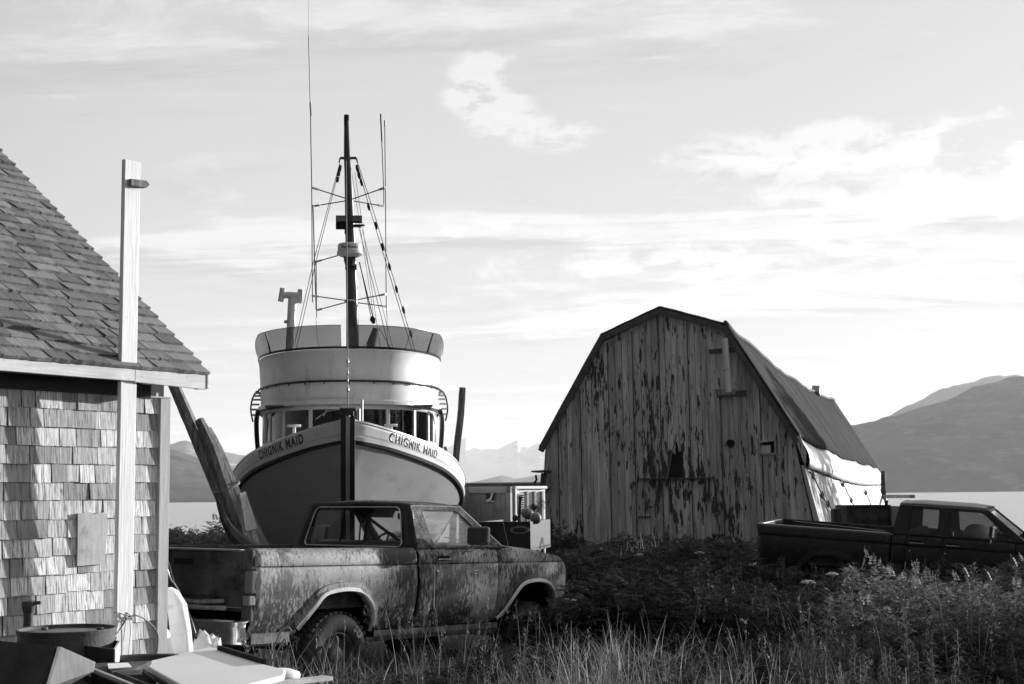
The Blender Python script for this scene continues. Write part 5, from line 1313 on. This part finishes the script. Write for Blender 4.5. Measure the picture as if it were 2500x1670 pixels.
# dark log on the bed rail of truck two and cargo
o=MB().beam(at(1938,1276,22.4),at(2160,1300,22.1),.14,.05).build('plank',MT['truck_dark']); tag(o,'dark plank lying in the bed of the black extended-cab pickup','plank')
# ================================================================ VEGETATION
def rot_batch(n,seed): return np.random.default_rng(seed)
def ribbon_mesh(name,base,dirxy,h,w,bend,m,seg=4):
    """n grass blades: base (n,3), lean direction angle, height, width, bend"""
    n=len(base); t=np.linspace(0,1,seg+1)[None,:,None]
    up=np.zeros((n,1,3)); up[:,0,2]=1
    d=np.stack([np.cos(dirxy),np.sin(dirxy),np.zeros(n)],-1)[:,None,:]
    side=np.stack([-np.sin(dirxy),np.cos(dirxy),np.zeros(n)],-1)[:,None,:]
    tw=rng.uniform(-1.2,1.2,n); s2=side*np.cos(tw)[:,None,None]+d*np.sin(tw)[:,None,None]
    H=h[:,None,None]; B=bend[:,None,None]
    c=base[:,None,:]+up*H*(t-.35*B*t**2.2)+d*H*B*t**1.9*.8
    wd=w[:,None,None]*(1-t**1.5*.92)
    L=c-s2*wd/2; Rr=c+s2*wd/2
    V=np.stack([L,Rr],2).reshape(n,-1,3); k=V.shape[1]
    f=[]
    for i in range(seg): f.append([2*i,2*i+1,2*i+3,2*i+2])
    F=(np.array(f)[None]+ (np.arange(n)*k)[:,None,None]).reshape(-1,4)
    return npmesh(name,V.reshape(-1,3),F,m)
hM=MH.inverted(); TI=TRM.inverted(); T2I=M2.inverted()
def blocked(x,y):
    """mask of points inside houses, trucks and so on (world x,y arrays)"""
    m=np.zeros(len(x),bool)
    def tolocal(I): return I[0][0]*x+I[0][1]*y+I[0][3], I[1][0]*x+I[1][1]*y+I[1][3]
    a,b=tolocal(hM); m|=(b>-.02)&(a<.02)
    a,b=tolocal(TI); m|=(a>-.05)&(a<4.75)&(b>.30)&(b<1.9)
    a,b=tolocal(T2I); m|=(a>.0)&(a<5.8)&(b>.2)&(b<1.9)
    a,b=tolocal(BRI); m|=(a>-.02)&(a<28)&(b>-.4)&(b<7.1)
    a,b=tolocal(BI); m|=(a>1.0)&(a<11)&(abs(b)<1.6)
    return m
def scatter(n,Y0,Y1,pxa=-200,pxb=2700,pw=1.6,seed=1):
    r=np.random.default_rng(seed); u=r.uniform(0,1,n)
    # density ~ Y^-pw in depth
    k=2-pw; Y=(Y0**k+u*(Y1**k-Y0**k))**(1/k)
    px=r.uniform(pxa,pxb,n); x=(px-1250)/FPX*Y; return x,Y,px
def grass():
    x,y,px=scatter(118000,6.8,34,pxa=-200,pxb=3300,seed=21,pw=1.9)
    keep=~blocked(x,y)
    clump=fbm2(x*1.7,y*1.7,41,4,.6); 
    r=np.random.default_rng(5)
    keep&=(clump+r.uniform(-.6,.6,len(x)))>-.05
    # junk area kept short
    junk_=(px<760)&(y<9.6); 
    x,y,px,clump,junk_=x[keep],y[keep],px[keep],clump[keep],junk_[keep]; n=len(x); r=np.random.default_rng(6)
    h=(.28+.30*np.clip(clump,-1,1.2))*r.uniform(.45,1.4,n)
    h=np.where(px>1000,h*1.10,h*.80); h=np.where((px>1780)&(px<2130)&(y<13),h*1.45,h); h=np.where(px>2050,h*.85,h)
    h=np.where(junk_,h*.35,h); h=np.clip(h,.08,.9)
    h=np.where((px<1020)&(px>600)&(y>10.2)&(y<13.5),np.maximum(h*1.75,r.uniform(.25,.62,n)),h)
    w=r.uniform(.004,.009,n)*(.7+y/22)
    base=np.stack([x,y,ground_z(x,y)-.02],-1)
    me=ribbon_mesh('grass',base,r.uniform(0,6.28,n),h,w,r.uniform(.1,1.35,n),MT['grass'],4)
    o=bpy.data.objects.new('grass',me); link(o); tag(o,'long wild grass filling the yard around the pickups','grass',kind='stuff')
    # seed-head stalks
    x,y,px=scatter(800,8.0,24,pxa=500,pxb=2600,seed=77,pw=1.8); k=(~blocked(x,y))&(fbm2(x*1.1,y*1.1,44,3)>-.1); x,y=x[k],y[k]; n=len(x); r=np.random.default_rng(8)
    h=r.uniform(.55,.95,n); base=np.stack([x,y,ground_z(x,y)],-1); dr=r.uniform(0,6.28,n); bd=r.uniform(.05,.45,n)
    me=ribbon_mesh('grass_stalks',base,dr,h,np.full(n,.005)*(.7+y/16),bd,MT['stalk'],4); o=bpy.data.objects.new('grass_stalks',me); link(o); tag(o,'thin pale seed-bearing grass stalks rising above the grass','grass',kind='stuff')
    # seed heads: little leaf tufts near the tip
    tip=base+np.stack([np.cos(dr)*h*bd*.8,np.sin(dr)*h*bd*.8,h*(1-.35*bd)],-1)
    k=14; off=np.repeat(tip,k,0)+np.stack([r.normal(0,.007,n*k),r.normal(0,.007,n*k),-r.uniform(0,.16,n*k)],-1)
    me=ribbon_mesh('seed_heads',off,r.uniform(0,6.28,n*k),r.uniform(.015,.035,n*k),np.full(n*k,.006),r.uniform(.2,1,n*k),MT['stalk'],1); o=bpy.data.objects.new('seed_heads',me); link(o); tag(o,'feathery seed heads on the grass stalks','grass',kind='stuff')
grass()
def leaf_cloud(n,fn,size,m,name,seed,aspect=2.2,fold=.25,droop=.0):
    """fn(rng,n)->centres (n,3), outward directions (n,3). Pointed leaves of 4 quads->2 tris each"""
    r=np.random.default_rng(seed); C,D=fn(r,n); n=len(C)
    D=D+r.normal(0,.5,(n,3)); D[:,2]-=droop; D/=np.linalg.norm(D,axis=1)[:,None]
    Nn=r.normal(0,1,(n,3)); Nn[:,2]=np.abs(Nn[:,2])+1.0; S=np.cross(D,Nn); S/=np.linalg.norm(S,axis=1)[:,None]; U=np.cross(S,D)
    L=size*r.uniform(.6,1.4,n)[:,None]; Wd=L/aspect
    a=C; b=C+D*L*.45+S*Wd*.5-U*L*.03; c=C+D*L-U*L*fold; d=C+D*L*.45-S*Wd*.5-U*L*.03; mid=C+D*L*.5+U*L*.06
    V=np.stack([a,b,mid,d,c],1).reshape(-1,3); k=np.arange(n)*5
    F=np.concatenate([np.stack([k,k+1,k+2],-1),np.stack([k,k+2,k+3],-1),np.stack([k+1,k+4,k+2],-1),np.stack([k+2,k+4,k+3],-1)])
    return npmesh(name,V,F,m)
def canopy(rx,rz,lobes,seed,zb=.0):
    rr=np.random.default_rng(seed); cs=[(rr.uniform(-rx,rx)*.6,rr.uniform(-rx,rx)*.6,zb+rr.uniform(.35,.9)*rz,rr.uniform(.28,.5)) for _ in range(lobes)]
    def fn(r,n):
        i=r.integers(0,lobes,n); c=np.array(cs)[i]; d=r.normal(0,1,(n,3)); d/=np.linalg.norm(d,axis=1)[:,None]
        rad=c[:,3:4]*np.array([[rx,rx,rz*.8]])*r.uniform(.45,1.,(n,1))**.5
        P=c[:,:3]+d*rad; P[:,2]=np.maximum(P[:,2],.02); d[:,2]=d[:,2]*.5+.15; return P,d
    return fn
def frond_cloud(nf,fn,L,m,name,seed,nl=9):
    """compound leaves: each frond = a stalk direction with pairs of leaflets"""
    r=np.random.default_rng(seed); C,D=fn(r,nf); nf=len(C)
    D=D+r.normal(0,.35,(nf,3)); D[:,2]=D[:,2]*.6+.12; D/=np.linalg.norm(D,axis=1)[:,None]
    up=np.zeros((nf,3)); up[:,2]=1; S=np.cross(D,up)+1e-4; S/=np.linalg.norm(S,axis=1)[:,None]; U=np.cross(S,D)
    LL=L*r.uniform(.6,1.3,nf)[:,None]; V=[]
    for i in range(nl):
        f=(i//2+1)/(nl//2+1) if i<nl-1 else 1.0; sgn=(-1)**i if i<nl-1 else 0
        o=C+D*LL*f-up*LL*.35*f*f; dd=D*(.55 if sgn else 1)+S*sgn*.9-up*.25; dd/=np.linalg.norm(dd,axis=1)[:,None]
        l=LL*(.42-.15*f); sd=np.cross(dd,U); sd/=np.linalg.norm(sd,axis=1)[:,None]
        V.append(np.stack([o,o+dd*l*.45+sd*l*.2,o+dd*l-up*l*.15,o+dd*l*.45-sd*l*.2],1))
    V=np.concatenate(V,0); n=len(V); k=np.arange(n)*4; F=np.stack([k,k+1,k+2,k+3],-1)
    return npmesh(name,V.reshape(-1,3),F,m)
def stems_mesh(seed,n,rx,h,m,name='stems',r0=.012):
    r=random.Random(seed); mb=MB()
    for i in range(n):
        a=r.uniform(0,6.28); q=r.uniform(.2,1)*rx; mb.tube([(q*.2*math.cos(a),q*.2*math.sin(a),-.1),(q*.6*math.cos(a),q*.6*math.sin(a),h*.5),(q*math.cos(a),q*math.sin(a),h*r.uniform(.7,1))],[r0,r0*.7,r0*.3],5,False)
    me=mb.mesh(name); me.materials.append(m); return me
# leafy shrubs
SHR=[]
for k in range(4):
    SHR.append((frond_cloud(620,canopy(.75,.80,9,60+k),.20,MT['leaf'],'foliage',80+k),stems_mesh(90+k,10,.6,.7,MT['bark'])))
def mesh_arrays(me):
    v=np.empty(len(me.vertices)*3,np.float32); me.vertices.foreach_get('co',v)
    ls=np.empty(len(me.loops),np.int32); me.loops.foreach_get('vertex_index',ls); k=me.polygons[0].loop_total
    return v.reshape(-1,3),ls.reshape(-1,k)
def merged(name,items,m,label,cat='undergrowth'):
    """join many placed copies into one uncountable mass"""
    Vs=[];Fs=[];b=0; cache={}
    for me,x,y,z,rz,sx,sz in items:
        if me.name not in cache: cache[me.name]=mesh_arrays(me)
        v,f=cache[me.name]; c,s_=math.cos(rz),math.sin(rz); w=np.empty_like(v)
        w[:,0]=(v[:,0]*c-v[:,1]*s_)*sx+x; w[:,1]=(v[:,0]*s_+v[:,1]*c)*sx+y; w[:,2]=v[:,2]*sz+z
        Vs.append(w);Fs.append(f+b); b+=len(v)
    o=bpy.data.objects.new(name,npmesh(name,np.concatenate(Vs),np.concatenate(Fs),m)); link(o); return tag(o,label,cat,kind='stuff')
rgs=random.Random(12)
def shrub_item(px,Y,s,sz=1.,z=None):
    x=(px-1250)/FPX*Y; zz=float(ground_z(x,Y))-.05 if z is None else z
    return (SHR[rgs.randrange(4)][0],x,Y,zz,rgs.uniform(0,6.28),s,s*sz)
def put_shrub(px,Y,s,label,sz=1.,grp=None,z=None,name='leafy_shrub'):
    x=(px-1250)/FPX*Y; zz=float(ground_z(x,Y))-.05 if z is None else z
    k=rgs.randrange(4); e=thing(name,label,'shrub',(x,Y,zz),rgs.uniform(0,6.28),grp); e.scale=(s,s,s*sz)
    o=bpy.data.objects.new('foliage',SHR[k][0]); link(o,e); o=bpy.data.objects.new('stems',SHR[k][1]); link(o,e); return e
it=[]
for Y in np.linspace(15.5,34.0,10):
    for px in np.arange(1385,1880,max(50,1350/Y)):
        px=px+rgs.uniform(-25,25); x=(px-1250)/FPX*Y
        if blocked(np.array([x]),np.array([Y]))[0]: continue
        k=interp(Y,[(15,1.0),(20,.9),(27,.72),(34,.60)]); it.append(shrub_item(px,Y+rgs.uniform(-.6,.6),rgs.uniform(.8,1.15)*max(k,.8),rgs.uniform(.75,1.1)*k/max(k,.8)))
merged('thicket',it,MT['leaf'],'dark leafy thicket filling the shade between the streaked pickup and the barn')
it=[]
for Y in (14.5,16.2,18.,19.3):
    for px in np.arange(1850,3200,1900/Y): it.append(shrub_item(px+rgs.uniform(-30,30),Y+rgs.uniform(-.5,.5),rgs.uniform(.6,.85),rgs.uniform(.9,1.25)))
for px in np.arange(1820,2300,60): it.append(shrub_item(px+rgs.uniform(-20,20),20.3,rgs.uniform(.6,.85),rgs.uniform(1.0,1.35)))
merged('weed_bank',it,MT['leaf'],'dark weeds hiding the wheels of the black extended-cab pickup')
it=[shrub_item(px,Y,rgs.uniform(.42,.6),.8) for (px,Y) in ((700,10.9),(770,11.0),(850,11.1),(930,11.2),(1010,11.7),(1080,12.2),(1150,12.6),(1210,12.9),(1270,13.4),(960,11.3),(1330,14.2),(1370,15.0),(1120,11.6),(1240,12.4),(1310,13.0),(1390,13.9),(1450,14.0),(1520,14.4),(1600,14.2),(1700,14.4),(1780,14.0),(1420,12.8),(1560,12.9),(1680,12.8))]
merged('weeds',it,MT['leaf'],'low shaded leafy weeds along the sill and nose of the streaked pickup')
it=[]
for Y in (30,34,38,42):
    for px in np.arange(370,640,80): it.append(shrub_item(px+rgs.uniform(-25,25),Y,rgs.uniform(1.0,1.4),rgs.uniform(.9,1.2),z=-.62))
BR_=[frond_cloud(420,canopy(.55,.62,7,160+k),.12,MT['weed'],'foliage',180+k) for k in range(3)]
_it=[]
for k in range(54):
    px=rgs.uniform(2090,3000); Y=rgs.uniform(12.2,14.4); x=(px-1250)/FPX*Y; s0=rgs.uniform(.8,1.25); _it.append((BR_[k%3],x,Y,float(ground_z(x,Y)),rgs.uniform(0,6.28),s0*.8,s0*rgs.uniform(1.0,1.3)))
merged('leafy_weeds',_it,MT['weed'],'bushy pale leafed weeds in front of the black pickup door')
_it=[]
for k in range(44):
    px=rgs.uniform(1560,3100); Y=rgs.uniform(8.8,12.0); x=(px-1250)/FPX*Y; s0=rgs.uniform(.6,1.0); _it.append((SHR[k%4][0],x,Y,float(ground_z(x,Y))-.05,rgs.uniform(0,6.28),s0*.55,s0*.55))
merged('dark_weeds',_it,MT['leaf'],'dark broad leafed weeds low in the right foreground')
merged('bank_scrub',it,MT['weed'],'sunlit scrub on the shore bank beyond the pickup tailgate','scrub')
it=[shrub_item(px,35.4,rgs.uniform(.45,.75),rgs.uniform(.8,1.3)) for px in (1345,1380,1420,1520,1640,1700,1800,1850,1480,1580,1750,1900)]
merged('gable_weeds',it,MT['leaf'],'weeds growing along the foot of the barn gable')
put_shrub(1303,27.8,.24,'small bushy plant among the floats beside the barn corner',1.0,None,z=1.10,name='potted_plant')
put_shrub(1318,33.9,.38,'low shrub against the barn corner beside the white board',1.2); put_shrub(1328,34.3,.42,'taller shrub climbing the left edge of the barn gable',2.0)
for px,Y,s_,lb in ((1410,31,.62,'tallest leafy bush in the thicket at the left foot of the barn gable'),(1640,29,.55,'rounded bush rising out of the thicket below the barn shelf board'),(1850,26,.6,'bushy clump at the tail of the black pickup bed')): put_shrub(px,Y,s_,lb)
# fireweed stems
def fireweed_proto(seed,h):
    r=random.Random(seed); me=None; mb=MB(); P=catmull([(0,0,-.03),(r.uniform(-.02,.02),r.uniform(-.02,.02),h*.5),(r.uniform(-.06,.06),r.uniform(-.06,.06),h)],5); mb.tube(P,[.006*(1-.7*i/(len(P)-1)) for i in range(len(P))],5)
    stem=mb.mesh('stem'); stem.materials.append(MT['stalk'])
    C=[];D=[]
    n=int(h*95)
    for i in range(n):
        f=.22+.78*i/n; a=i*2.4; k=f*(len(P)-1); j=min(int(k),len(P)-2); p=P[j].lerp(P[j+1],k-j)
        C.append(tuple(p)); D.append((math.cos(a),math.sin(a),.55+.9*max(0,f-.8)*4))
    C=np.array(C);D=np.array(D); D/=np.linalg.norm(D,axis=1)[:,None]
    L=np.array([.115*(1-.55*max(0,(.22+.78*i/n)-.75)*4)*r.uniform(.8,1.15) for i in range(n)])[:,None]
    up=np.array([[0,0,1.]]); S=np.cross(D,np.repeat(up,n,0)); S/=np.linalg.norm(S,axis=1)[:,None]
    a=C; m1=C+D*L*.5+S*L*.085; t_=C+D*L-up*L*.42; m2=C+D*L*.5-S*L*.085
    V=np.stack([a,m1,t_,m2],1).reshape(-1,3); k=np.arange(n)*4
    lv=npmesh('leaves',V,np.stack([k,k+1,k+2,k+3],-1),MT['weed']); q=MB().grid([[(-.005,0,0),(.0,.006,0),(.005,0,0)],[(-.003,0,h),(.0,.003,h),(.003,0,h)]]).mesh('stem_strip'); q.materials.append(MT['stalk'])
    return stem,lv,q
FW=[fireweed_proto(200+k,h) for k,h in enumerate((.55,.7,.8,.62,.9))]
def put_fw(px,Y,label,grp,s=1.,k=None):
    x=(px-1250)/FPX*Y
    if blocked(np.array([x]),np.array([Y]))[0]: return
    e=thing('fireweed',label,'wild plant',(x,Y,float(ground_z(x,Y))-.02),rgs.uniform(0,6.28),grp); e.scale=(s,)*3; e.rotation_euler[0]=rgs.uniform(-.1,.1); e.rotation_euler[1]=rgs.uniform(-.1,.1)
    k=rgs.randrange(5) if k is None else k
    for nm,me in (('stem',FW[k][0]),('leaves',FW[k][1])): link(bpy.data.objects.new(nm,me),e)
def fw1(px,py_top,Y,label,grp=None):
    """one fireweed whose tip stands at (px,py_top)"""
    z=at(px,py_top,Y).z; x=(px-1250)/FPX*Y; g=float(ground_z(x,Y)); k=1; s=(z-g)/.7
    e=thing('fireweed',label,'wild plant',(at(px,py_top,Y).x,Y,g-.02),rgs.uniform(0,6.28),grp); e.scale=(s*.9,s*.9,s)
    for nm,me in (('stem',FW[k][0]),('leaves',FW[k][1])): link(bpy.data.objects.new(nm,me),e)
fw1(1268,1532,10.8,'tall spiky fireweed standing alone below the front wheel of the streaked pickup')
fw1(1622,1590,9.6,'tall fireweed in the sunlit grass at the bottom centre right')
fw1(1962,1470,11.2,'fireweed pushing up left of a pair above the sunlit tussock')
fw1(2000,1450,11.2,'left one of the pair of fireweeds above the sunlit tussock'); fw1(2017,1446,11.3,'right one of the pair of fireweeds above the sunlit tussock')
fw1(2212,1478,11.0,'lone fireweed right of the sunlit tussock against the dark weeds')
def fw_items(n,a,b,Y0,Y1,s0,s1):
    L=[];S=[]
    for i in range(n):
        px=rgs.uniform(a,b);Y=rgs.uniform(Y0,Y1);x=(px-1250)/FPX*Y
        if blocked(np.array([x]),np.array([Y]))[0]: continue
        k=rgs.randrange(5); q=(x,Y,float(ground_z(x,Y))-.02,rgs.uniform(0,6.28)); sc=rgs.uniform(s0,s1)
        L.append((FW[k][1],)+q+(sc,sc)); S.append((FW[k][2],)+q+(sc,sc))
    return L,S
for nm,lb,args in (('low_fireweeds','mass of short fireweed shoots among the foreground grass',(120,950,1800,8.4,11.8,.40,.72)),
                   ('fireweed_bank','bank of tall fireweed in front of the black extended-cab pickup',(75,2090,2650,12.4,14.6,.75,1.15)),
                   ('dark_fireweeds','shaded fireweeds filling the dark bottom right corner',(90,2020,2650,8.3,11.8,.5,.85))):
    L,S=fw_items(*args); merged(nm,L,MT['weed'],lb); merged(nm+'_stems',S,MT['stalk'],'stems of the '+lb)
fw1(2360,1372,12.4,'tallest spiky fireweed standing up against the door of the black pickup'); fw1(2462,1372,12.6,'fireweed at the right edge of the picture in front of the black pickup')
fw1(2405,1385,12.3,'fireweed with its tip just under the dangling mirror cable of the black pickup'); fw1(2308,1402,12.2,'fireweed left of the tallest one before the black pickup'); fw1(2270,1420,12.0,'leftmost tall fireweed of the bank before the black pickup')
# umbels (cow parsnip) and bent stalks
def umbel(px,py,Y,r,label):
    p=at(px,py,Y); g=float(ground_z(p.x,Y)); t=thing('cow_parsnip',label,'wild plant',(p.x,Y,g)); h=p.z-g
    mb=MB().tube([(0,0,0),(.02,0,h*.6),(0,0,h-.05)],[.009,.007,.005],5)
    for k in range(9):
        a=k*2.4; q=r*(.3+.08*k); mb.tube([(0,0,h-.06),(q*math.cos(a),q*math.sin(a),h-.1*q/r*.3)],.0025,4)
    mb.build('stem',MT['stalk'],t)
    rr=np.random.default_rng(int(px)); n=170; a=rr.uniform(0,6.28,n); q=r*np.sqrt(rr.uniform(0,1,n)); C=np.stack([q*np.cos(a),q*np.sin(a),h-.35*q*q/r],-1)
    me=ribbon_mesh('flowers',C,a,np.full(n,.012),np.full(n,.016),np.full(n,1.0),MT['umbel'],1); link(bpy.data.objects.new('flowers',me),t)
umbel(1708,1347,24.5,.085,'pale flat flower head of cow parsnip in front of the barn gable')
umbel(1972,1417,17.,.09,'pale flower head below the bed of the black pickup')
umbel(2032,1398,17.5,.08,'pale drooping flower head right of its neighbour under the black pickup bed')
umbel(1560,1352,24,.08,'faint flat flower head left in the thicket before the barn')
def stalk(pts,label,m=None,r=.006):
    o=MB().tube(catmull([at(*p) for p in pts],5),r,5).build('dry_stalk',m or MT['stalk'],smooth=True); tag(o,label,'plant stalk')
stalk([(655,1620,9.6),(668,1585,9.6),(684,1545,9.6),(703,1531,9.6),(712,1542,9.6)],'bent pale dry stalk left of the rear wheel of the streaked pickup')
stalk([(662,1620,9.65),(680,1585,9.65),(695,1560,9.65),(700,1575,9.65)],'second bent dry stalk crossing the first beside the rear wheel')
stalk([(818,1650,9.9),(822,1600,9.9),(824,1560,9.9),(818,1553,9.9)],'upright dry stalk in front of the rear wheel of the streaked pickup',r=.007)
# ---- alders outside the picture to the right: they cast the shade on the yard
def alder(seed,h):
    r=random.Random(seed); mb=MB(); 
    mb.tube(catmull([(0,0,-.3),(.1,.05,h*.35),(-.05,.1,h*.7),(0,0,h*.95)],5),[.16*(1-.85*i/15) for i in range(16)],8)
    for k in range(12):
        z=h*r.uniform(.22,.85); a=r.uniform(0,6.28); l=h*.30*(1.1-z/h); mb.tube([(0,0,z),(l*.6*math.cos(a),l*.6*math.sin(a),z+l*.4),(l*math.cos(a),l*math.sin(a),z+l*.6)],[.05,.03,.01],5,False)
    tr=mb.mesh('trunk'); tr.materials.append(MT['bark'])
    rr=np.random.default_rng(seed); lobes=16; cs=np.array([(rr.uniform(-1,1)*h*.25,rr.uniform(-1,1)*h*.25,h*rr.uniform(.22,.92),h*rr.uniform(.10,.19)) for _ in range(lobes)])
    def fn(r,n):
        i=r.integers(0,lobes,n); c=cs[i]; d=r.normal(0,1,(n,3)); d/=np.linalg.norm(d,axis=1)[:,None]; return c[:,:3]+d*c[:,3:4]*r.uniform(.3,1,(n,1))**.5,d
    return tr,leaf_cloud(5200,fn,h*.034,MT['tree_leaf'],'crown',seed,1.5)
AL=[alder(400+k,6.) for k in range(3)]
def put_alder(q,p,h,k):
    sx,sy=math.sin(SUN_AZ),math.cos(SUN_AZ); x=q*sx-p*sy; y=q*sy+p*sx
    e=thing('alder_tree','leafy alder standing to the right of the yard outside the picture','tree',(x,y,-.4),k*1.3,'alders beyond the right edge of the picture'); s=(h+.4)/6.; e.scale=(s*.9,s*.9,s)
    for nm,me in (('trunk',AL[k%3][0]),('crown',AL[k%3][1])): link(bpy.data.objects.new(nm,me),e)
SHADE=[(30,14.0,6.2),(33,16.2,6.4),(38,18.8,6.8),(35,17.6,5.2),(17,4.0,4.6),(18,1.8,4.8),(20,-.6,5),(23,4.4,5.6),(14,2.2,3.6),(54,27.6,8.4),(24,13.35,4.9)]
for i,(q,p,h) in enumerate(SHADE): put_alder(q,p,h,i)
